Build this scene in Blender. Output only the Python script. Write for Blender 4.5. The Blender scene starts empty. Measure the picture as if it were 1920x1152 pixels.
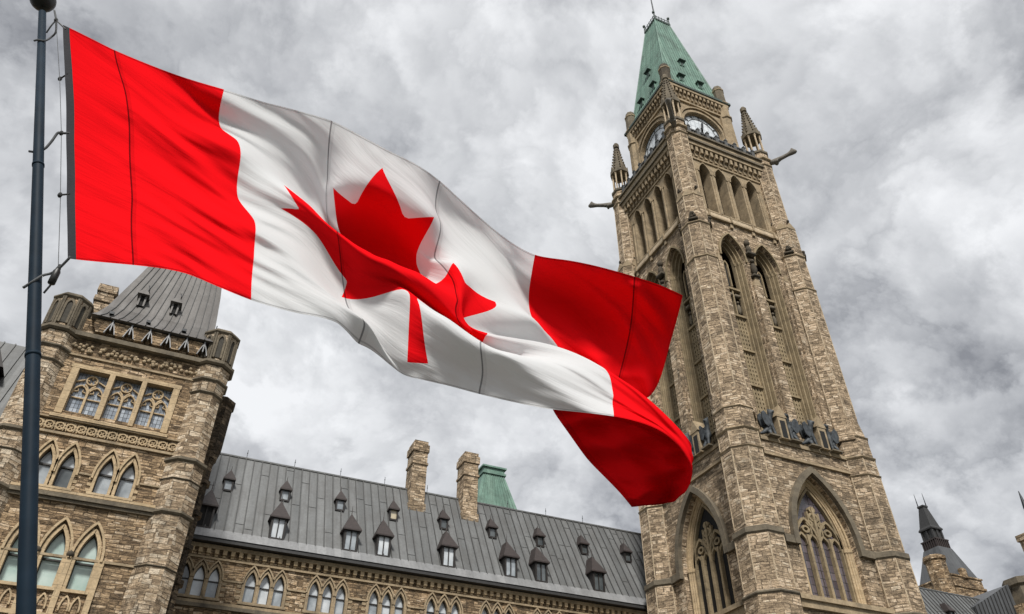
import bpy, bmesh, math, random
import numpy as np
from mathutils import Vector, Matrix
from mathutils.geometry import delaunay_2d_cdt

random.seed(7)
S = bpy.context.scene
COL = S.collection
R = math.radians

# ------------------------------------------------------------------ camera
YAW, PITCH, ROLL, FPX = R(24.30935), R(38.76361), R(0.06528), 1454.783
CAM = np.array([0.0, 0.0, 1.7])
def cam_axes():
    F = np.array([math.sin(YAW)*math.cos(PITCH), math.cos(YAW)*math.cos(PITCH), math.sin(PITCH)])
    r = np.array([math.cos(YAW), -math.sin(YAW), 0.0]); u = np.cross(r, F)
    c, s = math.cos(ROLL), math.sin(ROLL)
    return c*r+s*u, -s*r+c*u, F
AR, AU, AF = cam_axes()
cd = bpy.data.cameras.new('camera'); cam = bpy.data.objects.new('camera', cd); COL.objects.link(cam)
M = Matrix.Identity(4)
for i in range(3):
    M[i][0], M[i][1], M[i][2], M[i][3] = AR[i], AU[i], -AF[i], CAM[i]
cam.matrix_world = M
cd.sensor_width = 36; cd.lens = FPX/1920*36; cd.clip_start = 0.1; cd.clip_end = 6000
S.camera = cam

# ------------------------------------------------------------------ light
SUN_AZ, SUN_EL = math.atan2(-0.40, -0.92), R(49)
W = bpy.data.worlds.new('World'); S.world = W; W.use_nodes = True
nt = W.node_tree; nt.nodes.clear()
def wn(t, **k):
    n = nt.nodes.new(t)
    for a, b in k.items(): setattr(n, a, b)
    return n
def wl(a, b): nt.links.new(a, b)
def wmath(op, a, b=None, clamp=False):
    n = wn('ShaderNodeMath', operation=op); n.use_clamp = clamp
    for i, x in enumerate((a, b)):
        if x is None: continue
        if isinstance(x, (int, float)): n.inputs[i].default_value = x
        else: wl(x, n.inputs[i])
    return n.outputs[0]
tc = wn('ShaderNodeTexCoord'); sep = wn('ShaderNodeSeparateXYZ'); wl(tc.outputs['Generated'], sep.inputs[0])
zz = wmath('ADD', wmath('MAXIMUM', sep.outputs[2], 0.0), 0.62)
cx_ = wmath('DIVIDE', sep.outputs[0], zz); cy_ = wmath('DIVIDE', sep.outputs[1], zz)
cmb = wn('ShaderNodeCombineXYZ'); wl(cx_, cmb.inputs[0]); wl(cy_, cmb.inputs[1])
n1 = wn('ShaderNodeTexNoise'); n1.inputs['Scale'].default_value = 5.4; n1.inputs['Detail'].default_value = 10
n1.inputs['Roughness'].default_value = 0.60; n1.inputs['Distortion'].default_value = 0.15
n2 = wn('ShaderNodeTexNoise'); n2.inputs['Scale'].default_value = 1.9; n2.inputs['Detail'].default_value = 4
mp = wn('ShaderNodeMapping'); mp.inputs['Location'].default_value = (3.1, 1.7, 0.4); wl(cmb.outputs[0], mp.inputs[0])
wl(mp.outputs[0], n1.inputs['Vector']); wl(mp.outputs[0], n2.inputs['Vector'])
n3 = wn('ShaderNodeTexNoise'); n3.inputs['Scale'].default_value = 6.5; n3.inputs['Detail'].default_value = 3; n3.inputs['Roughness'].default_value = 0.5
wv = wn('ShaderNodeVectorMath', operation='MULTIPLY_ADD'); wv.inputs[1].default_value = (0.30, 0.30, 0.30); wl(n1.outputs['Color'], wv.inputs[0]); wl(mp.outputs[0], wv.inputs[2])
wl(wv.outputs[0], n3.inputs['Vector'])
puff = wmath('ABSOLUTE', wmath('SUBTRACT', wmath('MULTIPLY', n3.outputs[0], 2.0), 1.0))
cl = wmath('ADD', wmath('ADD', wmath('MULTIPLY', n1.outputs[0], 0.56), wmath('MULTIPLY', n2.outputs[0], 0.36)), wmath('MULTIPLY', puff, 0.26))
cr = wn('ShaderNodeValToRGB'); wl(cl, cr.inputs[0])
e = cr.color_ramp.elements
e[0].position = 0.36; e[0].color = (0.098, 0.101, 0.109, 1)
e[1].position = 0.63; e[1].color = (0.335, 0.339, 0.346, 1)
x = e.new(0.435); x.color = (0.172, 0.176, 0.184, 1)
x = e.new(0.525); x.color = (0.245, 0.249, 0.256, 1)
bgc = wn('ShaderNodeBackground'); wl(cr.outputs[0], bgc.inputs[0]); bgc.inputs[1].default_value = 1.0
sky = wn('ShaderNodeTexSky', sky_type='NISHITA'); sky.sun_disc = False
sky.sun_elevation = SUN_EL; sky.sun_rotation = SUN_AZ
bgs = wn('ShaderNodeBackground'); wl(sky.outputs[0], bgs.inputs[0]); bgs.inputs[1].default_value = 0.1
mx = wn('ShaderNodeMixShader'); mx.inputs[0].default_value = 0.97
wl(bgs.outputs[0], mx.inputs[1]); wl(bgc.outputs[0], mx.inputs[2])
wo = wn('ShaderNodeOutputWorld'); wl(mx.outputs[0], wo.inputs[0])

sd = bpy.data.lights.new('sun', 'SUN'); sd.energy = 1.5; sd.angle = R(10); sd.color = (1.0, 0.96, 0.90)
so = bpy.data.objects.new('sun', sd); COL.objects.link(so)
sdir = Vector((math.sin(SUN_AZ)*math.cos(SUN_EL), math.cos(SUN_AZ)*math.cos(SUN_EL), math.sin(SUN_EL)))
so.rotation_euler = sdir.to_track_quat('Z', 'Y').to_euler(); so.location = (0, -20, 60)
S.view_settings.view_transform = 'Standard'; S.view_settings.look = 'None'
S.view_settings.exposure = 1.45; S.view_settings.gamma = 1; S.view_settings.use_curve_mapping = False

# ------------------------------------------------------------------ materials
class NB:
    def __init__(s, name):
        s.m = bpy.data.materials.new(name); s.m.use_nodes = True; s.t = s.m.node_tree
        s.b = s.t.nodes['Principled BSDF']; s.out = s.t.nodes['Material Output']
    def n(s, t, **k):
        nd = s.t.nodes.new(t)
        for a, b in k.items(): setattr(nd, a, b)
        return nd
    def put(s, sock, v):
        if isinstance(v, bpy.types.NodeSocket): s.t.links.new(v, sock)
        else: sock.default_value = v
    def math(s, op, a, b=None, c=None, clamp=False):
        nd = s.n('ShaderNodeMath', operation=op); nd.use_clamp = clamp
        for i, x in enumerate((a, b, c)):
            if x is not None: s.put(nd.inputs[i], x)
        return nd.outputs[0]
    def noise(s, vec, scale, detail=4, rough=0.55, dist=0.0):
        nd = s.n('ShaderNodeTexNoise'); s.put(nd.inputs['Vector'], vec)
        nd.inputs['Scale'].default_value = scale; nd.inputs['Detail'].default_value = detail
        nd.inputs['Roughness'].default_value = rough; nd.inputs['Distortion'].default_value = dist
        return nd.outputs[0]
    def ramp(s, fac, stops, interp='LINEAR'):
        nd = s.n('ShaderNodeValToRGB'); s.put(nd.inputs[0], fac); el = nd.color_ramp.elements
        nd.color_ramp.interpolation = interp
        while len(el) > 1: el.remove(el[-1])
        for i, (p, c) in enumerate(stops):
            q = el[0] if i == 0 else el.new(p)
            q.position = p; q.color = (c[0], c[1], c[2], 1) if not isinstance(c, float) else (c, c, c, 1)
        return nd.outputs[0]
    def mix(s, f, a, b, blend='MIX'):
        nd = s.n('ShaderNodeMix', data_type='RGBA', blend_type=blend)
        s.put(nd.inputs[0], f)
        for sock, v in ((nd.inputs[6], a), (nd.inputs[7], b)):
            s.put(sock, (v[0], v[1], v[2], 1) if isinstance(v, tuple) else v)
        return nd.outputs[2]
    def comb(s, x, y, z=0.0):
        nd = s.n('ShaderNodeCombineXYZ')
        for i, v in enumerate((x, y, z)): s.put(nd.inputs[i], v)
        return nd.outputs[0]
    def pos(s): return s.n('ShaderNodeNewGeometry').outputs['Position']
    def uv(s):
        o = s.n('ShaderNodeTexCoord').outputs['UV']; sp = s.n('ShaderNodeSeparateXYZ'); s.put(sp.inputs[0], o)
        return o, sp.outputs[0], sp.outputs[1]
    def bump(s, h, strength=0.5, dist=0.05):
        nd = s.n('ShaderNodeBump'); s.put(nd.inputs['Height'], h)
        nd.inputs['Strength'].default_value = strength; nd.inputs['Distance'].default_value = dist
        s.put(s.b.inputs['Normal'], nd.outputs[0])
    def fin(s, col=None, rough=0.8, metal=0.0, spec=None):
        if col is not None: s.put(s.b.inputs['Base Color'], (col[0], col[1], col[2], 1) if isinstance(col, tuple) else col)
        s.put(s.b.inputs['Roughness'], rough); s.put(s.b.inputs['Metallic'], metal)
        if spec is not None: s.b.inputs['Specular IOR Level'].default_value = spec
        return s.m

def rubble(name, stops, bw, bh, grime, grime_amt, grime_scale=0.35):
    k = NB(name); uv, u, v = k.uv(); P = k.pos()
    v2 = k.math('ADD', v, k.math('MULTIPLY', k.math('SUBTRACT', k.noise(k.comb(k.math('MULTIPLY', u, 0.22), k.math('MULTIPLY', v, 1.7)), 1.0, 3), 0.5), 0.75))
    row = k.math('FLOOR', k.math('DIVIDE', v2, bh))
    wn_ = k.n('ShaderNodeTexWhiteNoise', noise_dimensions='1D'); k.put(wn_.inputs['W'], row)
    du = k.math('MULTIPLY', k.math('SUBTRACT', k.noise(k.comb(k.math('MULTIPLY', u, 1.3), k.math('MULTIPLY', row, 3.7)), 1.0, 2), 0.5), 1.2)
    u2 = k.math('ADD', k.math('ADD', u, k.math('MULTIPLY', wn_.outputs[0], 9.0)), du)
    br = k.n('ShaderNodeTexBrick'); br.offset = 0.0; br.squash = 1.0
    k.put(br.inputs['Vector'], k.comb(u2, v2))
    br.inputs['Color1'].default_value = (0, 0, 0, 1); br.inputs['Color2'].default_value = (1, 1, 1, 1)
    br.inputs['Mortar'].default_value = (0.38, 0.38, 0.38, 1); br.inputs['Scale'].default_value = 1.0
    br.inputs['Mortar Size'].default_value = 0.02; br.inputs['Mortar Smooth'].default_value = 0.6
    br.inputs['Brick Width'].default_value = bw; br.inputs['Row Height'].default_value = bh
    rnd = k.n('ShaderNodeSeparateColor'); k.put(rnd.inputs[0], br.outputs[0])
    fine = k.noise(P, 6.5, 6, 0.7)
    strk = k.noise(k.comb(k.math('MULTIPLY', u, 1.9), k.math('MULTIPLY', v, 6.5)), 1.0, 5, 0.68, 0.6)
    f = k.math('ADD', k.math('MULTIPLY', rnd.outputs[0], 0.62), k.math('ADD', k.math('MULTIPLY', k.math('SUBTRACT', strk, 0.5), 1.25), k.math('MULTIPLY', k.noise(P, 1.1, 4), 0.40)))
    c = k.ramp(f, stops)
    c = k.mix(0.6, c, k.ramp(fine, [(0.3, (0.42, 0.42, 0.42)), (0.7, (1.40, 1.37, 1.33))]), 'MULTIPLY')
    g = k.ramp(k.noise(P, grime_scale, 7, 0.66, 0.4), [(0.46, 0.0), (0.64, 1.0)])
    g2 = k.math('MULTIPLY', g, k.ramp(k.noise(P, 2.6, 6, 0.66), [(0.40, 0.15), (0.62, 1.0)]))
    c = k.mix(k.math('MULTIPLY', g2, grime_amt), c, grime)
    pit = k.ramp(k.noise(k.comb(k.math('MULTIPLY', u, 2.6), k.math('MULTIPLY', v, 5.5)), 1.0, 4, 0.7, 0.4), [(0.60, 0.0), (0.70, 1.0)])
    c = k.mix(k.math('MULTIPLY', pit, 0.5), c, (0.06, 0.048, 0.036))
    run = k.math('MULTIPLY', k.ramp(k.noise(k.comb(k.math('MULTIPLY', u, 1.5), k.math('MULTIPLY', v, 0.13)), 1.0, 5, 0.65, 0.3), [(0.54, 0.0), (0.68, 1.0)]), k.ramp(k.noise(P, 1.7, 5, 0.65), [(0.38, 0.0), (0.60, 1.0)]))
    c = k.mix(k.math('MULTIPLY', run, 0.55), c, grime)
    c = k.mix(k.math('MULTIPLY', br.outputs[1], 0.62), c, (0.085, 0.068, 0.05))
    h = k.math('ADD', k.math('MULTIPLY', br.outputs[1], -1.0), k.math('ADD', k.math('MULTIPLY', rnd.outputs[0], 0.6), k.math('ADD', k.math('MULTIPLY', fine, 1.3), k.math('MULTIPLY', strk, 1.4))))
    k.bump(h, 1.0, 0.09)
    return k.fin(c, 0.92, 0, 0.15)

def dressed(name, a, b, grime, amt, gs=0.8):
    k = NB(name); P = k.pos()
    c = k.ramp(k.noise(P, 1.3, 6, 0.6), [(0.3, a), (0.7, b)])
    c = k.mix(0.5, c, k.ramp(k.noise(P, 9.0, 4, 0.6), [(0.3, (0.6, 0.6, 0.6)), (0.7, (1.25, 1.22, 1.2))]), 'MULTIPLY')
    uv, u, v = k.uv()
    streak = k.noise(k.comb(k.math('MULTIPLY', u, 2.6), k.math('MULTIPLY', v, 0.35)), 1.0, 4)
    g = k.math('MULTIPLY', k.ramp(k.noise(P, gs, 6, 0.65, 0.5), [(0.45, 0.0), (0.68, 1.0)]), k.ramp(streak, [(0.35, 0.3), (0.6, 1.0)]))
    c = k.mix(k.math('MULTIPLY', g, amt), c, grime)
    joint = k.n('ShaderNodeTexBrick'); k.put(joint.inputs['Vector'], uv); joint.inputs['Scale'].default_value = 1
    joint.inputs['Brick Width'].default_value = 1.3; joint.inputs['Row Height'].default_value = 0.55
    joint.inputs['Mortar Size'].default_value = 0.012
    c = k.mix(k.math('MULTIPLY', joint.outputs[1], 0.45), c, (0.12, 0.10, 0.075))
    k.bump(k.math('SUBTRACT', k.noise(P, 7, 5, 0.6), k.math('MULTIPLY', joint.outputs[1], 0.6)), 0.45, 0.04)
    return k.fin(c, 0.9, 0, 0.15)

def metal_roof(name, a, b, streak_col, amt, rough=0.5, metal=0.25):
    k = NB(name); P = k.pos(); uv, u, v = k.uv()
    panel = k.n('ShaderNodeTexWhiteNoise', noise_dimensions='1D'); k.put(panel.inputs['W'], k.math('FLOOR', k.math('DIVIDE', u, 0.62)))
    f = k.math('ADD', k.math('MULTIPLY', panel.outputs[0], 0.35), k.math('MULTIPLY', k.noise(k.comb(k.math('MULTIPLY', u, 2.2), k.math('MULTIPLY', v, 0.25)), 1.0, 5, 0.6), 0.65))
    c = k.ramp(f, [(0.2, a), (0.75, b)])
    g = k.ramp(k.noise(P, 0.55, 6, 0.65), [(0.45, 0.0), (0.7, 1.0)])
    c = k.mix(k.math('MULTIPLY', g, amt), c, streak_col)
    c = k.mix(0.35, c, k.ramp(k.noise(P, 6.0, 4, 0.6), [(0.3, (0.65, 0.65, 0.65)), (0.7, (1.3, 1.3, 1.3))]), 'MULTIPLY')
    run = k.ramp(k.noise(k.comb(k.math('MULTIPLY', u, 3.2), k.math('MULTIPLY', v, 0.22)), 1.0, 6, 0.7, 0.2), [(0.50, 0.0), (0.66, 1.0)])
    c = k.mix(k.math('MULTIPLY', run, amt*0.75), c, streak_col)
    k.bump(k.noise(k.comb(u, k.math('MULTIPLY', v, 0.4)), 2.5, 4), 0.25, 0.04)
    return k.fin(c, rough, metal)

def plain(name, col, rough=0.6, metal=0.0, var=0.3, scale=6.0, bump=0.2, spec=None):
    k = NB(name); P = k.pos()
    lo = tuple(x*(1-var) for x in col); hi = tuple(x*(1+var) for x in col)
    nz = k.noise(P, scale, 5, 0.6)
    k.bump(nz, bump, 0.02)
    return k.fin(k.ramp(nz, [(0.3, lo), (0.7, hi)]), rough, metal, spec)

def glass(name, a, b, rough=0.12):
    k = NB(name); P = k.pos()
    c = k.ramp(k.noise(P, 1.1, 3, 0.5), [(0.35, a), (0.65, b)])
    k.bump(k.noise(P, 1.5, 2), 0.12, 0.03)
    return k.fin(c, rough, 0, 0.9)

def leaded(name, a, b, step, mort=(0.03, 0.03, 0.03)):
    k = NB(name); P = k.pos(); uv, u, v = k.uv()
    br = k.n('ShaderNodeTexBrick'); br.offset = 0.0; k.put(br.inputs['Vector'], uv); br.inputs['Scale'].default_value = 1
    br.inputs['Brick Width'].default_value = step; br.inputs['Row Height'].default_value = step*1.35
    br.inputs['Mortar Size'].default_value = step*0.07
    br.inputs['Color1'].default_value = (*a, 1); br.inputs['Color2'].default_value = (*b, 1); br.inputs['Mortar'].default_value = (*mort, 1)
    k.bump(k.noise(P, 4, 2), 0.3, 0.03)
    return k.fin(br.outputs[0], 0.15, 0, 0.8)

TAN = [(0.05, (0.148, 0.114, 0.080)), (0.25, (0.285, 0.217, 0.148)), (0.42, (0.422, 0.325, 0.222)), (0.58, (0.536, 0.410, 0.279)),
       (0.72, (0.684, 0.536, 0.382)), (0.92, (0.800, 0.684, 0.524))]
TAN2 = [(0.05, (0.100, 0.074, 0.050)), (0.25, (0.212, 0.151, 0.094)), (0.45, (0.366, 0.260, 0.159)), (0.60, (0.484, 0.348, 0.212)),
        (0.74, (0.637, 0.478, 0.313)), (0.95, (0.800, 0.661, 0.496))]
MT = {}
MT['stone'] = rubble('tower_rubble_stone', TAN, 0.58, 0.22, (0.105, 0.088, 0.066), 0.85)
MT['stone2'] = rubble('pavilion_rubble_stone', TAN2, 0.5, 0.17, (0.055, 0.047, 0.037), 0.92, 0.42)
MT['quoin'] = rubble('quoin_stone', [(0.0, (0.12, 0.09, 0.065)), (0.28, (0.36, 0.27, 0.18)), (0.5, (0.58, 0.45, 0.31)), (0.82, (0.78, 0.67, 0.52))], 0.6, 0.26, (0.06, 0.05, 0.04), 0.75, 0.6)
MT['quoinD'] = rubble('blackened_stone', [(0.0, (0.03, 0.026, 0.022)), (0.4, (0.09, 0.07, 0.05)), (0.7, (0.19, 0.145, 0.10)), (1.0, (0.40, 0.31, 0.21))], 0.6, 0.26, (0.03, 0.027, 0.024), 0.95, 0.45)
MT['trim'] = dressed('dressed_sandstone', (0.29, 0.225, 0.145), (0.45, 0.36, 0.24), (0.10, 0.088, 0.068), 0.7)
MT['trimO'] = dressed('olive_sandstone', (0.24, 0.19, 0.118), (0.38, 0.305, 0.195), (0.08, 0.068, 0.05), 0.6)
MT['trimL'] = dressed('pale_sandstone', (0.42, 0.32, 0.195), (0.57, 0.445, 0.285), (0.15, 0.12, 0.085), 0.5)
MT['trimG'] = dressed('grey_stone', (0.20, 0.195, 0.18), (0.34, 0.33, 0.31), (0.09, 0.09, 0.085), 0.6, 1.6)
MT['trimP'] = dressed('pale_grey_sandstone', (0.42, 0.335, 0.225), (0.62, 0.51, 0.37), (0.17, 0.14, 0.10), 0.6, 1.6)
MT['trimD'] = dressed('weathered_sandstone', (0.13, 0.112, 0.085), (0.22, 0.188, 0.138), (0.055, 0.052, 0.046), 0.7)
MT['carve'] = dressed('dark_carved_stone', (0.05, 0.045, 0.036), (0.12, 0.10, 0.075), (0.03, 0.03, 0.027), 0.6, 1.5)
MT['lead'] = metal_roof('grey_standing_seam', (0.098, 0.103, 0.104), (0.185, 0.191, 0.191), (0.09, 0.088, 0.084), 0.6, 0.55, 0.15)
MT['leadB'] = metal_roof('brown_grey_standing_seam', (0.09, 0.085, 0.08), (0.175, 0.166, 0.157), (0.07, 0.062, 0.056), 0.6, 0.55, 0.15)
MT['seam'] = plain('shadow_toned_roof_seam', (0.07, 0.071, 0.07), 0.6, 0.1, 0.3)  # dark tone paints in the shadow that the ribs barely cast
MT['slate'] = metal_roof('dark_slate', (0.06, 0.064, 0.068), (0.11, 0.115, 0.12), (0.045, 0.046, 0.047), 0.5, 0.5, 0.1)
MT['flash'] = metal_roof('pale_eave_flashing', (0.20, 0.205, 0.21), (0.30, 0.305, 0.31), (0.13, 0.13, 0.13), 0.5, 0.5, 0.15)
MT['copper'] = metal_roof('green_copper', (0.10, 0.195, 0.155), (0.215, 0.345, 0.28), (0.055, 0.088, 0.07), 0.7, 0.65, 0.0)
MT['copperD'] = plain('dark_copper', (0.045, 0.07, 0.06), 0.6, 0, 0.4)
MT['gutter'] = plain('dark_gutter', (0.035, 0.035, 0.035), 0.6, 0.1)
MT['dorm'] = plain('dark_dormer_metal', (0.016, 0.013, 0.012), 0.6, 0.0, 0.35)
MT['dormroof'] = plain('brown_dormer_roof', (0.032, 0.023, 0.021), 0.6, 0.0, 0.35)
MT['black'] = plain('dark_void', (0.012, 0.012, 0.012), 0.9, 0, 0.2)
MT['louvre'] = plain('dark_louvre_and_niche_shade', (0.05, 0.045, 0.035), 0.85, 0, 0.3)
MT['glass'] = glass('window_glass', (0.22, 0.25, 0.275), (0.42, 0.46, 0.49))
MT['glassD'] = glass('dark_window_glass', (0.05, 0.06, 0.065), (0.12, 0.135, 0.14))  # darker pane tone for some windows
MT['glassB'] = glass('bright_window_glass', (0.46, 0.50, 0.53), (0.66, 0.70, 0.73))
MT['glassG'] = glass('greenish_window_glass', (0.34, 0.46, 0.42), (0.50, 0.61, 0.57), 0.2)
MT['glassW'] = glass('warm_window_glass', (0.42, 0.36, 0.24), (0.55, 0.48, 0.34))
MT['leaded'] = leaded('leaded_glass', (0.16, 0.19, 0.23), (0.42, 0.47, 0.53), 0.2)
MT['leadedP'] = leaded('purple_leaded_glass', (0.07, 0.058, 0.068), (0.15, 0.125, 0.14), 0.42)
MT['wframe'] = plain('dark_window_frame', (0.03, 0.028, 0.026), 0.5, 0, 0.2)
MT['clock'] = leaded('clock_glass', (0.60, 0.65, 0.69), (0.72, 0.76, 0.79), 0.6, (0.38, 0.41, 0.44))
MT['iron'] = plain('dark_iron', (0.03, 0.034, 0.038), 0.5, 0.4)
MT['bluegrey'] = plain('blue_grey_railing', (0.085, 0.088, 0.088), 0.6, 0.2, 0.5)
MT['bronze'] = plain('blue_grey_bronze', (0.055, 0.063, 0.07), 0.65, 0.3, 0.6, 3.0)
MT['pole'] = plain('blue_black_pole_paint', (0.009, 0.019, 0.031), 0.6, 0.0, 0.3, 2.5, 0.15, 0.12)
MT['rope'] = plain('grey_rope', (0.10, 0.105, 0.11), 0.9, 0, 0.3, 40)
MT['ball'] = plain('black_truck_paint', (0.012, 0.012, 0.011), 0.45, 0, 0.3)

# ------------------------------------------------------------------ mesh helpers
ORIGIN = {}
class MB:
    def __init__(s): s.v = []; s.f = []; s.m = []; s.cur = 0
    def add(s, vs, fs):
        o = len(s.v); s.v.extend([tuple(p) for p in vs]); s.f.extend([tuple(i+o for i in q) for q in fs]); s.m.extend([s.cur]*len(fs)); return s
    def box(s, fr, s0, s1, d0, d1, z0, z1):
        vs = [fr(a, b, c) for c in (z0, z1) for b in (d0, d1) for a in (s0, s1)]
        return s.add(vs, [(0, 1, 3, 2), (4, 6, 7, 5), (0, 4, 5, 1), (2, 3, 7, 6), (0, 2, 6, 4), (1, 5, 7, 3)])
    def hexa(s, p):
        return s.add(p, [(0, 3, 2, 1), (4, 5, 6, 7), (0, 1, 5, 4), (1, 2, 6, 5), (2, 3, 7, 6), (3, 0, 4, 7)])
    def prism(s, fr, poly, d0, d1):
        n = len(poly); vs = [fr(a, d0, z) for a, z in poly]+[fr(a, d1, z) for a, z in poly]
        return s.add(vs, [tuple(range(n)), tuple(range(2*n-1, n-1, -1))]+[(i, (i+1) % n, n+(i+1) % n, n+i) for i in range(n)])
    def lathe(s, cx, cy, prof, n=8, ph=None, cap=True):
        ph = math.pi/n if ph is None else ph; q = math.cos(math.pi/n) if n <= 12 else 1.0
        vs = []; fs = []
        for z, r in prof:
            for i in range(n):
                a = ph+2*math.pi*i/n; vs.append((cx+r/q*math.cos(a), cy+r/q*math.sin(a), z))
        for j in range(len(prof)-1):
            for i in range(n):
                fs.append((j*n+i, j*n+(i+1) % n, (j+1)*n+(i+1) % n, (j+1)*n+i))
        if cap: fs.append(tuple(range((len(prof)-1)*n, len(prof)*n))); fs.append(tuple(range(n-1, -1, -1)))
        return s.add(vs, fs)
    def ring(s, fr, a, da, b, db):          # strip between two open outlines of equal length
        n = len(a); vs = [fr(p, da, z) for p, z in a]+[fr(p, db, z) for p, z in b]
        return s.add(vs, [(i, i+1, n+i+1, n+i) for i in range(n-1)])
    def wall(s, fr, s0, s1, z0, z1, d, holes=(), depth=0.5, nx=1, nz=1):
        pts = []; edges = []
        def loop(pl):
            o = len(pts); pts.extend(Vector(p) for p in pl); edges.extend([(o+i, o+(i+1) % len(pl)) for i in range(len(pl))])
        loop([(s0, z0), (s1, z0), (s1, z1), (s0, z1)])
        for h in holes: loop(h)
        vo, eo, fo, *_ = delaunay_2d_cdt(pts, edges, [], 0, 1e-5)
        fs = []
        for t in fo:
            c = sum((vo[i] for i in t), Vector((0, 0)))/len(t)
            if not any(inside(h, c) for h in holes): fs.append(tuple(t))
        s.add([fr(p.x, d, p.y) for p in vo], fs)
        for h in holes: s.ring(fr, list(h)+[h[0]], d, list(h)+[h[0]], d-depth)
        return s
    def ribbon(s, fr, pts, w, d0, d1, closed=False):   # flat bar along a path in the wall plane
        n = len(pts); L = []; Rr = []
        for i in range(n):
            a = pts[(i-1) % n] if (closed or i > 0) else pts[i]; b = pts[(i+1) % n] if (closed or i < n-1) else pts[i]
            tx, tz = b[0]-a[0], b[1]-a[1]; l = math.hypot(tx, tz) or 1; nx, nz = -tz/l*w/2, tx/l*w/2
            L.append((pts[i][0]+nx, pts[i][1]+nz)); Rr.append((pts[i][0]-nx, pts[i][1]-nz))
        if closed: L.append(L[0]); Rr.append(Rr[0])
        s.ring(fr, L, d1, Rr, d1); s.ring(fr, L, d0, L, d1); s.ring(fr, Rr, d1, Rr, d0)
        if not closed:
            for a, b in ((L[0], Rr[0]), (L[-1], Rr[-1])):
                s.add([fr(a[0], d0, a[1]), fr(b[0], d0, b[1]), fr(b[0], d1, b[1]), fr(a[0], d1, a[1])], [(0, 1, 2, 3)])
        return s
    def tube(s, pts, r, n=8, r2=None):
        pts = [Vector(p) for p in pts]; m = len(pts); vs = []; fs = []
        up = None
        for i, p in enumerate(pts):
            t = (pts[min(i+1, m-1)]-pts[max(i-1, 0)]).normalized()
            if up is None:
                up = Vector((0, 0, 1)) if abs(t.z) < 0.9 else Vector((1, 0, 0))
            a = (up-t*up.dot(t)).normalized(); up = a; b = t.cross(a)
            rr = r if r2 is None else r+(r2-r)*i/(m-1)
            for k in range(n):
                q = 2*math.pi*k/n; vs.append(p+a*rr*math.cos(q)+b*rr*math.sin(q))
        for i in range(m-1):
            for k in range(n): fs.append((i*n+k, i*n+(k+1) % n, (i+1)*n+(k+1) % n, (i+1)*n+k))
        fs.append(tuple(range(n-1, -1, -1))); fs.append(tuple(range((m-1)*n, m*n)))
        return s.add(vs, fs)
    def ball(s, c, rx, ry=None, rz=None, n=8, m=6):
        ry = ry or rx; rz = rz or rx; vs = []; fs = []
        for j in range(m+1):
            t = math.pi*j/m
            for i in range(n):
                a = 2*math.pi*i/n; vs.append((c[0]+rx*math.sin(t)*math.cos(a), c[1]+ry*math.sin(t)*math.sin(a), c[2]+rz*math.cos(t)))
        for j in range(m):
            for i in range(n): fs.append((j*n+i, (j+1)*n+i, (j+1)*n+(i+1) % n, j*n+(i+1) % n))
        return s.add(vs, fs)
    def build(s, name, mat, parent=None, smooth=False, mat2=None):
        me = bpy.data.meshes.new(name); o = bpy.data.objects.new(name, me); COL.objects.link(o)
        og = Vector((0, 0, 0))
        if parent is not None:
            o.parent = parent; p = parent
            while p is not None: og += p.location; p = p.parent
        vs = np.array(s.v, dtype=float)
        me.from_pydata([tuple(p) for p in (vs-np.array(og))], [], s.f)
        if mat2 is not None: me.polygons.foreach_set('material_index', s.m)
        me.validate(clean_customdata=False)
        bm = bmesh.new(); bm.from_mesh(me); bmesh.ops.remove_doubles(bm, verts=bm.verts, dist=0.0005)
        bmesh.ops.recalc_face_normals(bm, faces=bm.faces)
        uvl = bm.loops.layers.uv.new('UVMap')
        for f in bm.faces:
            n = f.normal; f.smooth = smooth
            if abs(n.z) > 0.85 or (n.x*n.x+n.y*n.y) < 1e-6:
                for l in f.loops: l[uvl].uv = (l.vert.co.x+og.x, l.vert.co.y+og.y)
            else:
                h = math.hypot(n.x, n.y); tx, ty = -n.y/h, n.x/h
                bx, by, bz = -n.z*n.x/h, -n.z*n.y/h, h
                for l in f.loops:
                    c = l.vert.co+og; l[uvl].uv = (c.x*tx+c.y*ty, (c.z/max(bz, 0.35)))
        bm.to_mesh(me); bm.free()
        me.materials.append(MT[mat] if isinstance(mat, str) else mat)
        if mat2 is not None: me.materials.append(MT[mat2])
        return o

def inside(poly, p):
    x, y = p[0], p[1]; c = False; n = len(poly); j = n-1
    for i in range(n):
        xi, yi = poly[i]; xj, yj = poly[j]
        if (yi > y) != (yj > y) and x < (xj-xi)*(y-yi)/(yj-yi)+xi: c = not c
        j = i
    return c
def arch(cx, w, zb, zs, za, n=7):
    h = za-zs; c = (h*h-w*w)/(2*w); r = c+w; L = []
    a1 = math.atan2(h, -(-c)) if False else None
    for i in range(n+1):
        z = zs+h*math.sin(math.pi/2*i/n)
        x = c-math.sqrt(max(r*r-(z-zs)**2, 0))
        L.append((x, z))
    L[-1] = (0.0, za)
    left = [(cx+x, z) for x, z in L]; right = [(cx-x, z) for x, z in reversed(L[:-1])]
    return [(cx-w, zb)]+left+right+[(cx+w, zb)]
def concentric(w0, h0, w):
    c = (h0*h0-w0*w0)/(2*w0); return math.sqrt((c+w)**2-c*c)
def circle(cx, cz, r, n=16): return [(cx+r*math.cos(2*math.pi*i/n), cz+r*math.sin(2*math.pi*i/n)) for i in range(n)]
def world(x, y, z): return (x, y, z)
def thing(name, label, cat, loc=(0, 0, 0), group=None):
    o = bpy.data.objects.new(name, None); COL.objects.link(o); o.location = loc
    o.empty_display_size = 0.5
    return tag(o, label, cat, group)
def tag(o, label, cat, group=None):
    o['label'] = label; o['category'] = cat
    if group: o['group'] = group
    return o
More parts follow.
